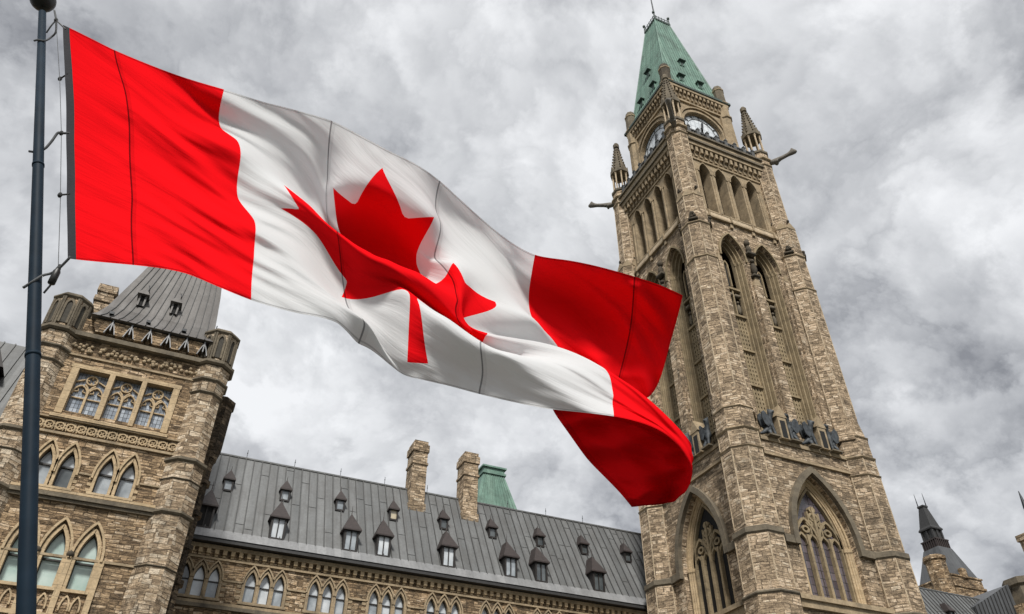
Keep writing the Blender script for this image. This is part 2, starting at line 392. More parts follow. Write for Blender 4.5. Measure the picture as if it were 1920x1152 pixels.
def skin(name, pts, edges, mat, parent=None, loc=None, sub=1):
    og = Vector((0, 0, 0))
    if parent is not None:
        p = parent
        while p is not None: og += p.location; p = p.parent
    me = bpy.data.meshes.new(name); bm = bmesh.new(); lay = bm.verts.layers.skin.verify()
    vs = []
    for i, (x, y, z, r) in enumerate(pts):
        v = bm.verts.new(Vector((x, y, z))-og); v[lay].radius = (r, r); v[lay].use_root = (i == 0); vs.append(v)
    for a, b in edges: bm.edges.new((vs[a], vs[b]))
    bm.to_mesh(me); bm.free(); me.materials.append(MT[mat])
    o = bpy.data.objects.new(name, me); COL.objects.link(o)
    if parent is not None: o.parent = parent
    m = o.modifiers.new('skin', 'SKIN'); m.use_smooth_shade = True
    m = o.modifiers.new('sub', 'SUBSURF'); m.levels = sub; m.render_levels = sub
    return o

# ------------------------------------------------------------------ ground
k = NB('asphalt_and_lawn'); P = k.pos()
gm = k.fin(k.mix(k.ramp(k.noise(P, 0.03, 4), [(0.56, 0.0), (0.58, 1.0)]), k.ramp(k.noise(P, 3, 6), [(0.3, (0.052, 0.054, 0.042)), (0.7, (0.085, 0.086, 0.068))]),
                 k.ramp(k.noise(P, 2, 6), [(0.3, (0.05, 0.05, 0.05)), (0.7, (0.08, 0.078, 0.074))])), 0.95)
g = MB(); N = 40
for i in range(N+1):
    for j in range(N+1): g.v.append((-2500+125*i, -2500+125*j, 0))
for i in range(N):
    for j in range(N): g.f.append((i*(N+1)+j, (i+1)*(N+1)+j, (i+1)*(N+1)+j+1, i*(N+1)+j+1))
ground = g.build('ground', gm); ground['kind'] = 'structure'

# ================================================================== CLOCK TOWER
TC = (42.74, 46.0)
def tf(kk):
    q = [((1, 0), (0, -1)), ((0, -1), (-1, 0)), ((-1, 0), (0, 1)), ((0, 1), (1, 0))][kk]
    (sx, sy), (ox, oy) = q
    return lambda s, d, z: (TC[0]+s*sx+d*ox, TC[1]+s*sy+d*oy, z)
tower = thing('clock_tower', 'tall tan stone clock tower with pointed windows, open corner pinnacles and green copper spire', 'tower', (TC[0], TC[1], 0))
CORN = [(-1, -1), (1, -1), (1, 1), (-1, 1)]

wallm = MB(); olive = MB(); gold = MB(); trim = MB(); dark = MB(); pale = MB()
LANC = [-2.94, -0.98, 0.98, 2.94]; BAY = [-1.98, 1.98]
W0, H0 = 2.7, 5.3
for kk in range(4):
    fr = tf(kk); vis = kk in (0, 1)
    big = arch(0, W0, 19.15, 23.3, 28.6, 9)
    wallm.wall(fr, -5.3, 5.3, -1, 30.85, 6.2, [big] if vis else [], 0.4)
    bays = [arch(b, 1.36, 31.5, 50.8, 53.5) for b in BAY]
    wallm.wall(fr, -5.2, 5.2, 30.85, 55.4, 5.75, bays if vis else [], 0.35)
    lan = [arch(b, 0.68, 56.3, 62.0, 63.35) for b in LANC]
    trim.wall(fr, -5.2, 5.2, 55.4, 67.3, 5.6, lan if vis else [], 1.4)
    # ledges and strings
    q_ = MB(); q_.box(fr, -5.0, 5.0, 5.6, 6.42, 30.72, 31.02); q_.build('ledge', 'trim', tower)
    wallm.box(fr, -5.0, 5.0, 6.0, 6.3, 29.75, 30.7)
    q_ = MB(); q_.box(fr, -5.0, 5.0, 6.0, 6.38, 29.52, 29.74); q_.build('string_course', 'trim', tower)
    pale.add([fr(-4.8, 6.02, 55.25), fr(4.8, 6.02, 55.25), fr(4.8, 5.97, 55.75), fr(-4.8, 5.97, 55.75), fr(-4.8, 5.4, 56.25), fr(4.8, 5.4, 56.25), fr(4.8, 5.4, 55.25), fr(-4.8, 5.4, 55.25)],
             [(0, 1, 2, 3), (3, 2, 5, 4), (0, 7, 6, 1)])
    trim.box(fr, -4.8, 4.8, 5.5, 6.02, 55.08, 55.24)
    trim.box(fr, -4.8, 4.8, 5.5, 6.0, 55.76, 55.86)
    for i in range(4):
        s0 = -3.9+i*2.6; trim.box(fr, s0-0.16, s0+0.16, 5.5, 5.93, 54.55, 55.07); trim.box(fr, s0-0.1, s0+0.1, 5.5, 6.1, 55.09, 55.9)
    # corbel table and cornice
    trim.box(fr, -4.9, 4.9, 5.5, 5.74, 63.62, 63.86)
    for i in range(15):
        s0 = -4.34+i*0.62
        trim.box(fr, s0-0.15, s0+0.15, 5.5, 5.85, 64.0, 64.5); trim.box(fr, s0-0.15, s0+0.15, 5.5, 6.12, 64.5, 65.25)
    trim.box(fr, -4.9, 4.9, 5.4, 6.22, 65.25, 65.75)
    dark.box(fr, -4.9, 4.9, 5.4, 6.42, 65.75, 66.05)
    trim.box(fr, -4.9, 4.9, 5.4, 6.26, 66.05, 66.75)
    dark.box(fr, -4.9, 4.9, 5.4, 6.46, 66.75, 67.0)
    trim.box(fr, -4.9, 4.9, 5.4, 6.2, 67.0, 67.32)
    if vis:
        # bands at springing of the great window and its sill
        for a, b in ((-4.6, -2.95), (2.95, 4.6)):
            q_ = MB(); q_.box(fr, a, b, 6.1, 6.5, 22.7, 23.25); q_.build('string_course', 'trimD', tower)
        q_ = MB(); q_.box(fr, -4.4, 4.4, 6.0, 6.62, 18.8, 19.12); q_.box(fr, -4.4, 4.4, 6.0, 6.45, 18.3, 18.8); q_.build('window_sill', 'trim', tower)
# hoods and moulded orders
for kk in (0, 1):
    fr = tf(kk)
    def A(w, zb=19.15): return arch(0, w, zb, 23.3, 23.3+concentric(W0, H0, w), 9)
    q_ = MB(); q_.ring(fr, A(3.22, 22.7), 6.55, A(2.76, 22.7), 6.55)
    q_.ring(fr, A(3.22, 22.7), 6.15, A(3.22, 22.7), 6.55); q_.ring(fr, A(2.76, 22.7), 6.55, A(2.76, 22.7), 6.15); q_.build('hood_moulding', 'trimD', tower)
    dd = 5.8
    prev = W0
    for i, w in enumerate((2.5, 2.36, 2.22, 2.08)):
        gold.ring(fr, A(prev), dd, A(w), dd-0.06 if i % 2 else dd)
        gold.ring(fr, A(w), dd-0.06 if i % 2 else dd, A(w), dd-0.13)
        prev = w; dd -= 0.1
    for sx in (-1, 1):
        for w, d_ in ((2.43, 5.86), (2.29, 5.78), (2.15, 5.68)):
            x0, y0, _ = fr(sx*w, d_, 0)
            gold.lathe(x0, y0, [(19.2, 0.13), (19.5, 0.09), (23.0, 0.09), (23.1, 0.14), (23.35, 0.14)], 10)
    gold.box(fr, -2.7, 2.7, 4.6, 6.3, 18.9, 19.16)
    for b in BAY:
        def B(w, zb=31.5): return arch(b, w, zb, 50.8, 50.8+concentric(1.36, 2.7, w))
        dd = 5.4; prev = 1.36
        for w in (1.18, 1.0, 0.82):
            olive.ring(fr, B(prev), dd, B(w), dd); olive.ring(fr, B(w), dd, B(w), dd-0.3)
            prev = w; dd -= 0.3
        olive.ribbon(fr, B(1.46, 50.4), 0.18, 5.7, 5.92)
        for sx in (-1, 1):
            for w, d_ in ((1.27, 5.47), (1.09, 5.17), (0.91, 4.87)):
                x0, y0, _ = fr(b+sx*w, d_, 0)
                olive.lathe(x0, y0, [(31.5, 0.07), (50.4, 0.07), (50.5, 0.11), (50.8, 0.11)], 8)
        # blind panel with pierced lattices, transoms, carved niche and slit window
        olive.add([fr(b+x, 4.5, z) for x, z in B(0.82)], [tuple(range(len(B(0.82))))])
        for z in (33.4, 37.0, 40.6, 44.35, 47.5):
            olive.box(fr, b-0.82, b+0.82, 4.4, 4.86, z-0.11, z+0.11)
        olive.box(fr, b-0.07, b+0.07, 4.4, 4.75, 44.4, 47.4)
    # pier between the bays with its carved canopy
    wallm.box(fr, -0.46, 0.46, 5.5, 6.05, 31.0, 47.6)
    q_ = MB(); q_.prism(fr, [(-0.46, 47.6), (0.46, 47.6), (0.0, 49.0)], 5.5, 6.05); q_.build('pier_cap', 'trim', tower)
    for sx in (-1, 1):
        wallm.box(fr, sx*3.86-0.3, sx*3.86+0.3, 5.5, 6.0, 31.0, 49.5)
        q_ = MB(); q_.prism(fr, [(sx*3.86-0.3, 49.5), (sx*3.86+0.3, 49.5), (sx*3.86, 50.4)], 5.5, 6.0); q_.build('pier_cap', 'trim', tower)
    # shafts between belfry lancets
    for s0 in (-3.92, -1.96, 0, 1.96, 3.92):
        x0, y0, _ = fr(s0, 5.62, 0)
        trim.lathe(x0, y0, [(56.3, 0.15), (56.6, 0.1), (61.9, 0.1), (62.0, 0.15), (62.2, 0.15)], 8)
    for c in LANC:
        trim.ribbon(fr, arch(c, 0.74, 62.0, 62.0, 63.45), 0.12, 5.55, 5.7)
        trim.box(fr, c-0.7, c+0.7, 4.25, 5.7, 56.2, 56.34)

# corner buttress turrets
for sx, sy in CORN:
    x0, y0 = TC[0]+sx*5.72, TC[1]+sy*5.72
    wallm.lathe(x0, y0, [(-1, 1.85), (18.4, 1.78), (19.2, 1.66), (22.7, 1.63), (23.3, 1.52), (29.3, 1.5), (30.7, 1.47), (31.0, 1.45), (32.7, 1.43)])
    for z0, z1, r in ((18.55, 18.85, 1.86), (22.65, 23.22, 1.74), (29.22, 29.42, 1.60), (30.72, 30.98, 1.60), (32.62, 32.8, 1.52)):
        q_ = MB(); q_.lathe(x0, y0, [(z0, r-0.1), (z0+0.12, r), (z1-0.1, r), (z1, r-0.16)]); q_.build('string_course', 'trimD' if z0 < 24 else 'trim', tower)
    x1, y1 = TC[0]+sx*5.58, TC[1]+sy*5.58
    wallm.lathe(x1, y1, [(32.4, 1.56), (33.2, 1.50), (34.2, 1.36), (48.3, 1.33), (48.6, 1.28), (52.6, 1.25), (56.4, 1.22), (56.9, 1.1)])
    for z0, z1, r in ((48.3, 48.55, 1.42), (52.6, 52.85, 1.36)):
        q_ = MB(); q_.lathe(x1, y1, [(z0, r-0.12), (z0+0.1, r), (z1-0.06, r), (z1, r-0.1)]); q_.build('string_course', 'trim', tower)
    # wavy set-off gablets at the top of the lower stage
    tg = MB()
    for i in range(8):
        a = math.pi/4*i; c, s_ = math.cos(a), math.sin(a)
        ff = lambda s, d, z, c=c, s_=s_: (x1+d*c-s*s_, y1+d*s_+s*c, z)
        tg.prism(ff, [(-0.5, 56.4), (0.5, 56.4), (0.5, 56.6), (0.0, 57.25), (-0.5, 56.6)], 1.0, 1.27)
        if i % 2 == 0: wallm.prism(ff, [(-0.56, 32.5), (0.56, 32.5), (0.56, 32.9), (0.0, 34.6), (-0.56, 32.9)], 1.0, 1.5)
    tg.build('turret_gablets', 'trim', tower)
    x2, y2 = TC[0]+sx*5.45, TC[1]+sy*5.45
    wallm.lathe(x2, y2, [(56.3, 1.08), (66.2, 1.03), (68.2, 1.0)])
    for z0, z1, r in ((66.1, 66.35, 1.16), (67.1, 67.4, 1.22)):
        q_ = MB(); q_.lathe(x2, y2, [(z0, r-0.12), (z0+0.1, r), (z1-0.06, r), (z1, r-0.1)]); q_.build('string_course', 'trim', tower)
for sx, sy in CORN:
    for off, prof in ((5.72, [(19.3, 1.655), (22.6, 1.63)]), (5.72, [(23.4, 1.52), (29.2, 1.5)]), (5.72, [(29.5, 1.495), (30.7, 1.47)]), (5.58, [(34.6, 1.355), (48.25, 1.33)]), (5.58, [(48.65, 1.28), (52.5, 1.25)]), (5.58, [(54.3, 1.24), (56.3, 1.22)]), (5.45, [(57.3, 1.07), (66.0, 1.035)])):
        for i in range(8):
            a = math.pi/8+math.pi/4*i; q = math.cos(math.pi/8)
            pale.tube([(TC[0]+sx*off+(r/q-0.02)*math.cos(a), TC[1]+sy*off+(r/q-0.02)*math.sin(a), z) for z, r in prof], 0.05, 6)
trim.box(world, TC[0]-5.5, TC[0]+5.5, TC[1]-5.5, TC[1]+5.5, 67.05, 67.3)
tw = wallm.build('wall', 'stone', tower)
trim.build('stone_dressing', 'trim', tower); olive.build('bay_moulding', 'trimO', tower); gold.build('great_window_arch', 'trimL', tower)
dark.build('weathered_moulding', 'trimD', tower)
pale.build('pale_dressing', 'trimP', tower)

# great traceried windows, lattices, slits
for kk in (0, 1):
    fr = tf(kk)
    w = 2.08; za = 23.3+concentric(W0, H0, w)
    win = MB(); fr_ = fr; fr = lambda s, d, z, f_=fr_: f_(s*1.28, d+0.82, z)
    w = w/1.28
    win.ribbon(fr, arch(0, w-0.05, 19.2, 23.3, za-0.07, 9), 0.14, 4.45, 4.78)
    for m_ in (-0.8, 0, 0.8): win.ribbon(fr, [(m_, 19.2), (m_, 24.0 if m_ else 26.3)], 0.17, 4.45, 4.82)
    for m_ in (-0.4, 0.4): win.ribbon(fr, [(m_, 24.0), (m_, 25.9)], 0.09, 4.45, 4.74)
    for c in (-1.2, -0.4, 0.4, 1.2): win.ribbon(fr, arch(c, 0.36, 23.3, 23.4, 24.1, 4), 0.15, 4.45, 4.72)
    for c in (-0.8, 0.8): win.ribbon(fr, arch(c, 0.78, 23.4, 23.5, 25.3, 6), 0.16, 4.45, 4.78)
    for c, z, r in ((-0.8, 24.45, 0.22), (0.8, 24.45, 0.22), (0, 25.5, 0.3), (-0.42, 24.95, 0.2), (0.42, 24.95, 0.2), (0, 26.1, 0.18)):
        win.ribbon(fr, circle(c, z, r, 12), 0.14, 4.45, 4.75, True)
        for q in range(4):
            a = math.pi/4+q*math.pi/2; win.ribbon(fr, [(c+r*0.55*math.cos(a), z+r*0.55*math.sin(a)), (c+r*math.cos(a), z+r*math.sin(a))], 0.08, 4.45, 4.7)
    wo_ = win.build('window', 'trimO', tower)
    if kk == 0: wo_['label'] = 'traceried window with purplish glass facing the flag side'
    pn = MB(); o_ = arch(0, w, 19.15, 23.3, za, 9)
    pn.add([fr(x, 4.5, z) for x, z in o_], [tuple(range(len(o_)))])
    pn.build('pane', 'leadedP' if kk == 0 else 'black', wo_)
    fr = fr_
    for b in BAY:
        sl = MB(); sl.ribbon(fr, arch(b-0.1, 0.24, 47.9, 50.4, 51.0, 5), 0.14, 4.45, 4.72)
        s_o = sl.build('slit_window', 'trimO', tower)
        pn = MB(); o_ = arch(b-0.1, 0.23, 47.9, 50.4, 50.95, 5); pn.add([fr(x, 4.56, z) for x, z in o_], [tuple(range(len(o_)))])
        pn.build('louvre', 'black', s_o)
        for z0, z1 in ((31.5, 33.3), (33.5, 36.9), (37.1, 40.5), (40.7, 44.25)):
            la = MB()
            for i in range(6): la.box(fr, b-0.74+i*0.296-0.082, b-0.74+i*0.296+0.082, 4.53, 4.68, z0, z1)
            nz = max(3, int((z1-z0)/0.40))
            for j in range(nz+1):
                zc = z0+(z1-z0)*j/nz; la.box(fr, b-0.78, b+0.78, 4.53, 4.66, zc-0.11, zc+0.11)
            lo = la.build('pierced_panel', 'trimO', tower)
            bk = MB(); bk.box(fr, b-0.78, b+0.78, 4.505, 4.535, z0, z1); bk.build('backing', 'black', lo)
        ni = MB()
        for sx in (-0.42, 0.42):
            ni.ball(fr(b+sx, 4.6, 45.3), 0.2, 0.2, 0.6); ni.ball(fr(b+sx, 4.6, 46.1), 0.15)
            ni.box(fr, b+sx-0.28, b+sx+0.28, 4.52, 4.85, 46.6, 46.9)
        ni.build('carved_niche', 'trimD', tower, True)
    st = MB(); st.ball(fr(0, 6.0, 49.6), 0.3, 0.3, 0.75); st.ball(fr(0, 6.02, 50.6), 0.22); st.box(fr, -0.45, 0.45, 5.7, 6.3, 51.3, 51.6)
    st.ball(fr(0, 5.95, 52.1), 0.28, 0.28, 0.55); st.ball(fr(0, 5.9, 53.0), 0.3, 0.3, 0.4); st.box(fr, -0.36, 0.36, 5.7, 6.25, 48.6, 48.85)
    st.build('carved_canopy', 'carve', tower, True)
    for c in LANC:
        lv = MB(); lv.box(fr, c-0.7, c+0.7, 4.05, 4.22, 56.3, 63.4)
        for j in range(16):
            zc = 56.5+j*0.4
            lv.add([fr(c-0.66, 4.24, zc+0.25), fr(c+0.66, 4.24, zc+0.25), fr(c+0.66, 4.45, zc), fr(c-0.66, 4.45, zc)], [(0, 1, 2, 3)])
        lv.build('louvre', 'louvre', tower)

# clock stage
cst = MB(); ctr = MB()
for kk in range(4):
    fr = tf(kk); hole = circle(0, 72.45, 2.62, 32)
    cst.wall(fr, -3.95, 3.95, 67.2, 79, 3.95, [hole], 0.35)
    ctr.ribbon(fr, circle(0, 72.45, 2.8, 32), 0.32, 3.9, 4.1, True)
    ctr.ribbon(fr, circle(0, 72.45, 2.55, 32), 0.1, 3.55, 3.75, True)
    ctr.box(fr, -3.9, 3.9, 3.8, 4.16, 76.2, 76.5)
    for i in range(14):
        s0 = -3.58+i*0.55; ctr.box(fr, s0-0.13, s0+0.13, 3.8, 4.2, 76.9, 77.5); ctr.box(fr, s0-0.13, s0+0.13, 3.8, 4.42, 77.5, 78.1)
    ctr.box(fr, -4.3, 4.3, 3.7, 4.5, 78.1, 78.55)
    for sx in (-1, 1): ctr.box(fr, sx*3.35-0.4, sx*3.35+0.4, 3.8, 4.2, 67.3, 76.2)
    ctr.ribbon(fr, [(-3.0, 70.2)]+[(3.1*math.cos(R(a)), 72.6+3.15*math.sin(R(a))) for a in range(160, 10, -10)]+[(3.0, 70.2)], 0.2, 3.9, 4.22)
drm = MB()
for sx, sy in CORN:
    x0, y0 = TC[0]+sx*3.85, TC[1]+sy*3.85
    cst.lathe(x0, y0, [(67.2, 0.72), (76, 0.66), (78.9, 0.66)])
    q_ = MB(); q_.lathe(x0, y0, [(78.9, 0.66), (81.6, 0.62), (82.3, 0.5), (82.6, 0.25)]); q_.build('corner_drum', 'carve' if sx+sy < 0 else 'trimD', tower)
    for z0, r in ((75.9, 0.8), (78.6, 0.82), (81.3, 0.7)): ctr.lathe(x0, y0, [(z0, r-0.1), (z0+0.1, r), (z0+0.25, r), (z0+0.32, r-0.12)])
cst.build('clock_stage', 'trim', tower)
ctr.build('clock_stage_moulding', 'trim', tower)
for kk in (0, 1):
    fr = tf(kk)
    cf = MB(); cc = circle(0, 72.45, 2.6, 32); cf.add([fr(x, 3.62, z) for x, z in cc], [tuple(range(32))])
    co = cf.build('clock_face', 'clock', tower)
    tr = MB()
    for rr, w_ in ((2.42, 0.05), (1.9, 0.045)): tr.ribbon(fr, circle(0, 72.45, rr, 32), w_, 3.63, 3.68, True)
    for i in range(12):
        a = math.pi/6*i; tr.ribbon(fr, [(1.95*math.cos(a), 72.45+1.95*math.sin(a)), (2.4*math.cos(a), 72.45+2.4*math.sin(a))], 0.1, 3.63, 3.70)
    tr.build('dial_tracery', 'bluegrey', co)
    for ang, ln, w_ in ((R(80), 1.45, 0.26), (R(-82), 2.15, 0.18)):
        hd = MB(); c_, s_ = math.cos(ang), math.sin(ang)
        hd.ribbon(fr, [(-0.4*c_, 72.45-0.4*s_), (ln*0.6*c_, 72.45+ln*0.6*s_), (ln*c_, 72.45+ln*s_)], w_, 3.72, 3.78)
        hd.build('clock_hand', 'iron', co)
# railings round the clock terrace
for kk in range(4):
    fr = tf(kk); rl = MB()
    for i in range(8):
        s0 = -4.2+i*1.2; rl.box(fr, s0-0.2, s0+0.2, 5.75, 6.15, 67.3, 68.3); rl.prism(fr, [(s0-0.24, 68.3), (s0+0.24, 68.3), (s0, 68.6)], 5.7, 6.2)
    rl.box(fr, -4.4, 4.4, 5.82, 6.08, 67.98, 68.15); rl.box(fr, -4.4, 4.4, 5.8, 6.1, 67.3, 67.6)
    for i in range(28):
        s0 = -4.2+i*0.31; rl.box(fr, s0-0.06, s0+0.06, 5.9, 6.02, 67.6, 67.98)
    rl.build('balustrade', 'bluegrey', tower)
# open pinnacles
for sx, sy in CORN:
    x2, y2 = TC[0]+sx*5.45, TC[1]+sy*5.45
    pm = MB(); pc_ = MB()
    pm.lathe(x2, y2, [(68.2, 1.0), (68.3, 1.12), (68.6, 1.12), (68.75, 0.9)])
    for i in range(8):
        a = math.pi/8+math.pi/4*i
        pc_.lathe(x2+0.86*math.cos(a), y2+0.86*math.sin(a), [(68.7, 0.14), (68.9, 0.085), (71.3, 0.085), (71.5, 0.15), (71.65, 0.15)], 8)
    pm.lathe(x2, y2, [(71.6, 0.85), (71.7, 1.0), (71.9, 1.0), (72.1, 0.84), (76.6, 0.2), (76.7, 0.34), (77.2, 0.36), (77.5, 0.22), (77.7, 0.05)])
    for i in range(8):
        a = math.pi/4*i; c, s_ = math.cos(a), math.sin(a)
        ff = lambda s, d, z, c=c, s_=s_: (x2+d*c-s*s_, y2+d*s_+s*c, z)
        pm.prism(ff, [(-0.36, 71.62), (0.36, 71.62), (0, 72.8)], 0.7, 1.06)
        a2 = a+math.pi/8
        for j in range(8):
            z = 72.4+j*0.52; r = 0.92*(1-(z-72.0)/4.6*0.77)*1.0
            pm.box(lambda s, d, zz_, c=math.cos(a2), s_=math.sin(a2): (x2+d*c-s*s_, y2+d*s_+s*c, zz_), -0.07, 0.07, r-0.1, r+0.12, z, z+0.2)
    po_ = pm.build('pinnacle', 'trimD', tower); pc_.build('lantern_columns', 'trimP', po_)
# gargoyles at cornice corners
for sx, sy in CORN:
    x2, y2 = TC[0]+sx*5.45, TC[1]+sy*5.45; dx, dy = sx*0.7071, sy*0.7071
    P_ = []
    for t_, z, r in ((0.8, 67.2, 0.3), (1.6, 67.35, 0.27), (2.5, 67.6, 0.24), (3.2, 67.85, 0.22), (3.7, 68.0, 0.33), (4.15, 67.9, 0.2)):
        P_.append((x2+dx*t_, y2+dy*t_, z, r))
    n0 = len(P_)
    for q in (-1, 1):
        P_.append((x2+dx*3.6-dy*q*0.3, y2+dy*3.6+dx*q*0.3, 68.4, 0.08))
        P_.append((x2+dx*1.9-dy*q*0.3, y2+dy*1.9+dx*q*0.3, 67.0, 0.12))
    skin('gargoyle', P_, [(i, i+1) for i in range(n0-1)]+[(4, n0), (4, n0+2), (1, n0+1), (1, n0+3)], 'trimG', tower, sub=1)
# carved heads on the turret faces
for sx, sy in CORN[:2]+[CORN[3]]:
    x1, y1 = TC[0]+sx*5.58, TC[1]+sy*5.58
    for i in range(8):
        bs = MB(); a = math.pi/4*i; c, s_ = math.cos(a), math.sin(a)
        for z, r, d_ in ((53.6, 0.34, 1.34),) if i % 2 else ((57.6, 0.2, 1.15),):
            for q in range(6):
                o1, o2, o3 = [random.uniform(-0.6, 0.6)*r for _ in range(3)]
                bs.ball((x1+(d_+o3*0.4)*c-o1*s_, y1+(d_+o3*0.4)*s_+o1*c, z+o2), r*0.6, n=6, m=4)
        if i % 2: bs.box(lambda s, d, zz_, c=c, s_=s_: (x1+d*c-s*s_, y1+d*s_+s*c, zz_), -0.45, 0.45, 1.1, 1.5, 52.95, 53.15)
        bs.build('carved_boss', 'carve', tower, True)

# copper spire
cop = MB(); HF = [(78.9, 4.45), (79.35, 4.2), (80.3, 3.82), (82.5, 3.42), (98.6, 1.18)]
vs = [];
for z, h in HF: vs += [(TC[0]-h, TC[1]-h, z), (TC[0]+h, TC[1]-h, z), (TC[0]+h, TC[1]+h, z), (TC[0]-h, TC[1]+h, z)]
fs = [(j*4+i, j*4+(i+1) % 4, (j+1)*4+(i+1) % 4, (j+1)*4+i) for j in range(len(HF)-1) for i in range(4)]+[(3, 2, 1, 0), (16, 17, 18, 19)]
cop.add(vs, fs)
def hz(z):
    for (z0, h0), (z1, h1) in zip(HF, HF[1:]):
        if z0 <= z <= z1: return h0+(h1-h0)*(z-z0)/(z1-z0)
    return HF[-1][1]
for kk in range(4):
    fr = tf(kk)
    for i in range(-9, 10):
        s0 = i*0.42
        pts = [(z, hz(z)) for z in (79.4, 80.3, 82.5, 86, 90, 94, 98.6)]
        pts = [p for p in pts if p[1] >= abs(s0)]
        if pts and abs(s0) > 1.18 and pts[-1][0] < 98.6:
            zz_ = 82.5+(3.42-abs(s0))/(3.42-1.18)*16.1
            if zz_ > pts[-1][0]: pts.append((zz_, abs(s0)))
        for (z0, h0), (z1, h1) in zip(pts, pts[1:]):
            q = [fr(s0+a, h+b, z) for (z, h) in ((z0, h0), (z1, h1)) for b in (-0.02, 0.06) for a in (-0.035, 0.035)]
            cop.add(q, [(2, 3, 7, 6), (0, 2, 6, 4), (1, 5, 7, 3)])
for sx, sy in CORN:
    cop.tube([(TC[0]+sx*hz(z), TC[1]+sy*hz(z), z) for z in (79.3, 80.3, 82.5, 90, 98.6)], 0.1, 6)
roof = cop.build('roof', 'copper', tower)
gt = MB()
for kk in range(4): gt.box(tf(kk), -4.6, 4.6, 4.3, 4.62, 78.55, 78.88)
gt.build('gutter', 'copperD', tower)
cr_ = MB(); cr_.box(world, TC[0]-1.3, TC[0]+1.3, TC[1]-1.3, TC[1]+1.3, 98.6, 98.95); cr_.box(world, TC[0]-1.1, TC[0]+1.1, TC[1]-1.1, TC[1]+1.1, 98.95, 99.4)
for sx, sy in CORN:
    cr_.lathe(TC[0]+sx*1.2, TC[1]+sy*1.2, [(98.9, 0.1), (100.1, 0.06), (100.2, 0.18), (100.45, 0.18), (100.6, 0.02)], 8)
for kk in range(4):
    fr = tf(kk)
    for i in range(5): cr_.box(fr, -0.9+i*0.45-0.04, -0.9+i*0.45+0.04, 1.2, 1.26, 98.95, 99.7)
    cr_.box(fr, -1.2, 1.2, 1.2, 1.26, 99.45, 99.52)
cr_.build('cresting', 'copperD', roof)
fp = MB(); fp.tube([(TC[0], TC[1], 99.3), (TC[0], TC[1], 110)], 0.13, 8, 0.06); fp.ball((TC[0], TC[1], 101.2), 0.22)
fp.build('mast', 'iron', roof)
for kk in range(4):
    fr = tf(kk)
    for s0, z in ((-1.35, 81.2), (1.35, 81.2), (0, 86.0)):
        h = hz(z); dm = MB()
        dm.box(fr, s0-0.3, s0+0.3, h-0.5, h+0.12, z, z+1.0)
        dm.prism(fr, [(s0-0.48, z+0.95), (s0+0.48, z+0.95), (s0, z+1.75)], h-0.9, h+0.42)
        do = dm.build('dormer', 'copper', roof)
        o2 = MB(); o2.box(fr, s0-0.2, s0+0.2, h+0.1, h+0.135, z+0.1, z+0.9); o2.prism(fr, [(s0-0.5, z+0.87), (s0+0.5, z+0.87), (s0+0.5, z+0.95), (s0-0.5, z+0.95)], h-0.3, h+0.45)
        o2.build('dormer_opening', 'copperD', do)

# ledge gablets (part of the masonry) and the winged beasts standing on the ledge
def beast(fr, s0, flip, label):
    t = thing('winged_beast_statue', label, 'statue', fr(s0, 6.3, 31.02), 'winged beasts on the tower ledge')
    q = flip
    def w3(s, d, z, r): a = fr(s0-s*q, 6.3+d, 31.02+z); return (a[0], a[1], a[2], r)
    P_ = [w3(0.15, 0, 0.7, 0.30), w3(-0.02, 0.05, 1.15, 0.30), w3(-0.2, 0.12, 1.7, 0.2), w3(-0.3, 0.25, 2.25, 0.2), w3(-0.38, 0.55, 2.2, 0.11),
          w3(-0.2, 0.22, 0.9, 0.15), w3(-0.25, 0.32, 0.1, 0.11), w3(0.22, 0.2, 0.55, 0.2), w3(0.25, 0.4, 0.08, 0.12),
          w3(-0.42, 0.1, 2.6, 0.05), w3(-0.16, 0.1, 2.6, 0.05), w3(0.7, -0.05, 0.35, 0.14), w3(1.0, 0.05, 0.2, 0.08)]
    skin('body', P_, [(0, 1), (1, 2), (2, 3), (3, 4), (1, 5), (5, 6), (0, 7), (7, 8), (3, 9), (3, 10), (0, 11), (11, 12)], 'bronze', t)
    for d_ in (-0.15, 0.3):
        wg = MB(); pr = [(0.1, 1.3), (-0.1, 1.8), (-0.45, 2.2), (-0.72, 2.0), (-0.75, 1.5), (-0.6, 1.0), (-0.3, 0.8)]
        wg.prism(lambda a, b, c: fr(s0+a*q, 6.3+b, 31.02+c), pr, d_-0.05, d_+0.05); wg.build('wing', 'bronze', t)
    bs = MB(); bs.box(lambda a, b, c: fr(s0+a, 6.3+b, 31.02+c), -0.5, 0.5, -0.45, 0.55, -0.0, 0.12); bs.build('plinth', 'trimD', t)
for kk in (0, 1):
    fr = tf(kk)
    for b in BAY:
        gb = MB(); gb.box(fr, b-0.42, b+0.42, 5.5, 6.75, 31.02, 32.9); gb.prism(fr, [(b-0.54, 32.9), (b+0.54, 32.9), (b, 34.0)], 5.5, 6.8)
        go = gb.build('gablet', 'trim', tower)
        gd = MB(); gd.box(fr, b-0.24, b+0.24, 6.74, 6.765, 31.1, 32.6); gd.build('opening', 'black', go)
fr0, fr1 = tf(0), tf(1)
beast(fr0, -3.05, 1, 'winged beast statue on the tower ledge nearest the front corner turret')
beast(fr0, -0.95, -1, 'winged beast statue on the tower ledge, second from the front corner turret')
beast(fr0, 0.95, 1, 'winged beast statue on the tower ledge, second from the right corner turret')
beast(fr0, 3.05, -1, 'winged beast statue on the tower ledge nearest the right corner turret')
beast(fr1, 3.05, 1, 'winged beast statue on the left side ledge of the tower beside the front turret')
beast(fr1, 0.95, -1, 'winged beast statue on the left side ledge of the tower just beside the flag')

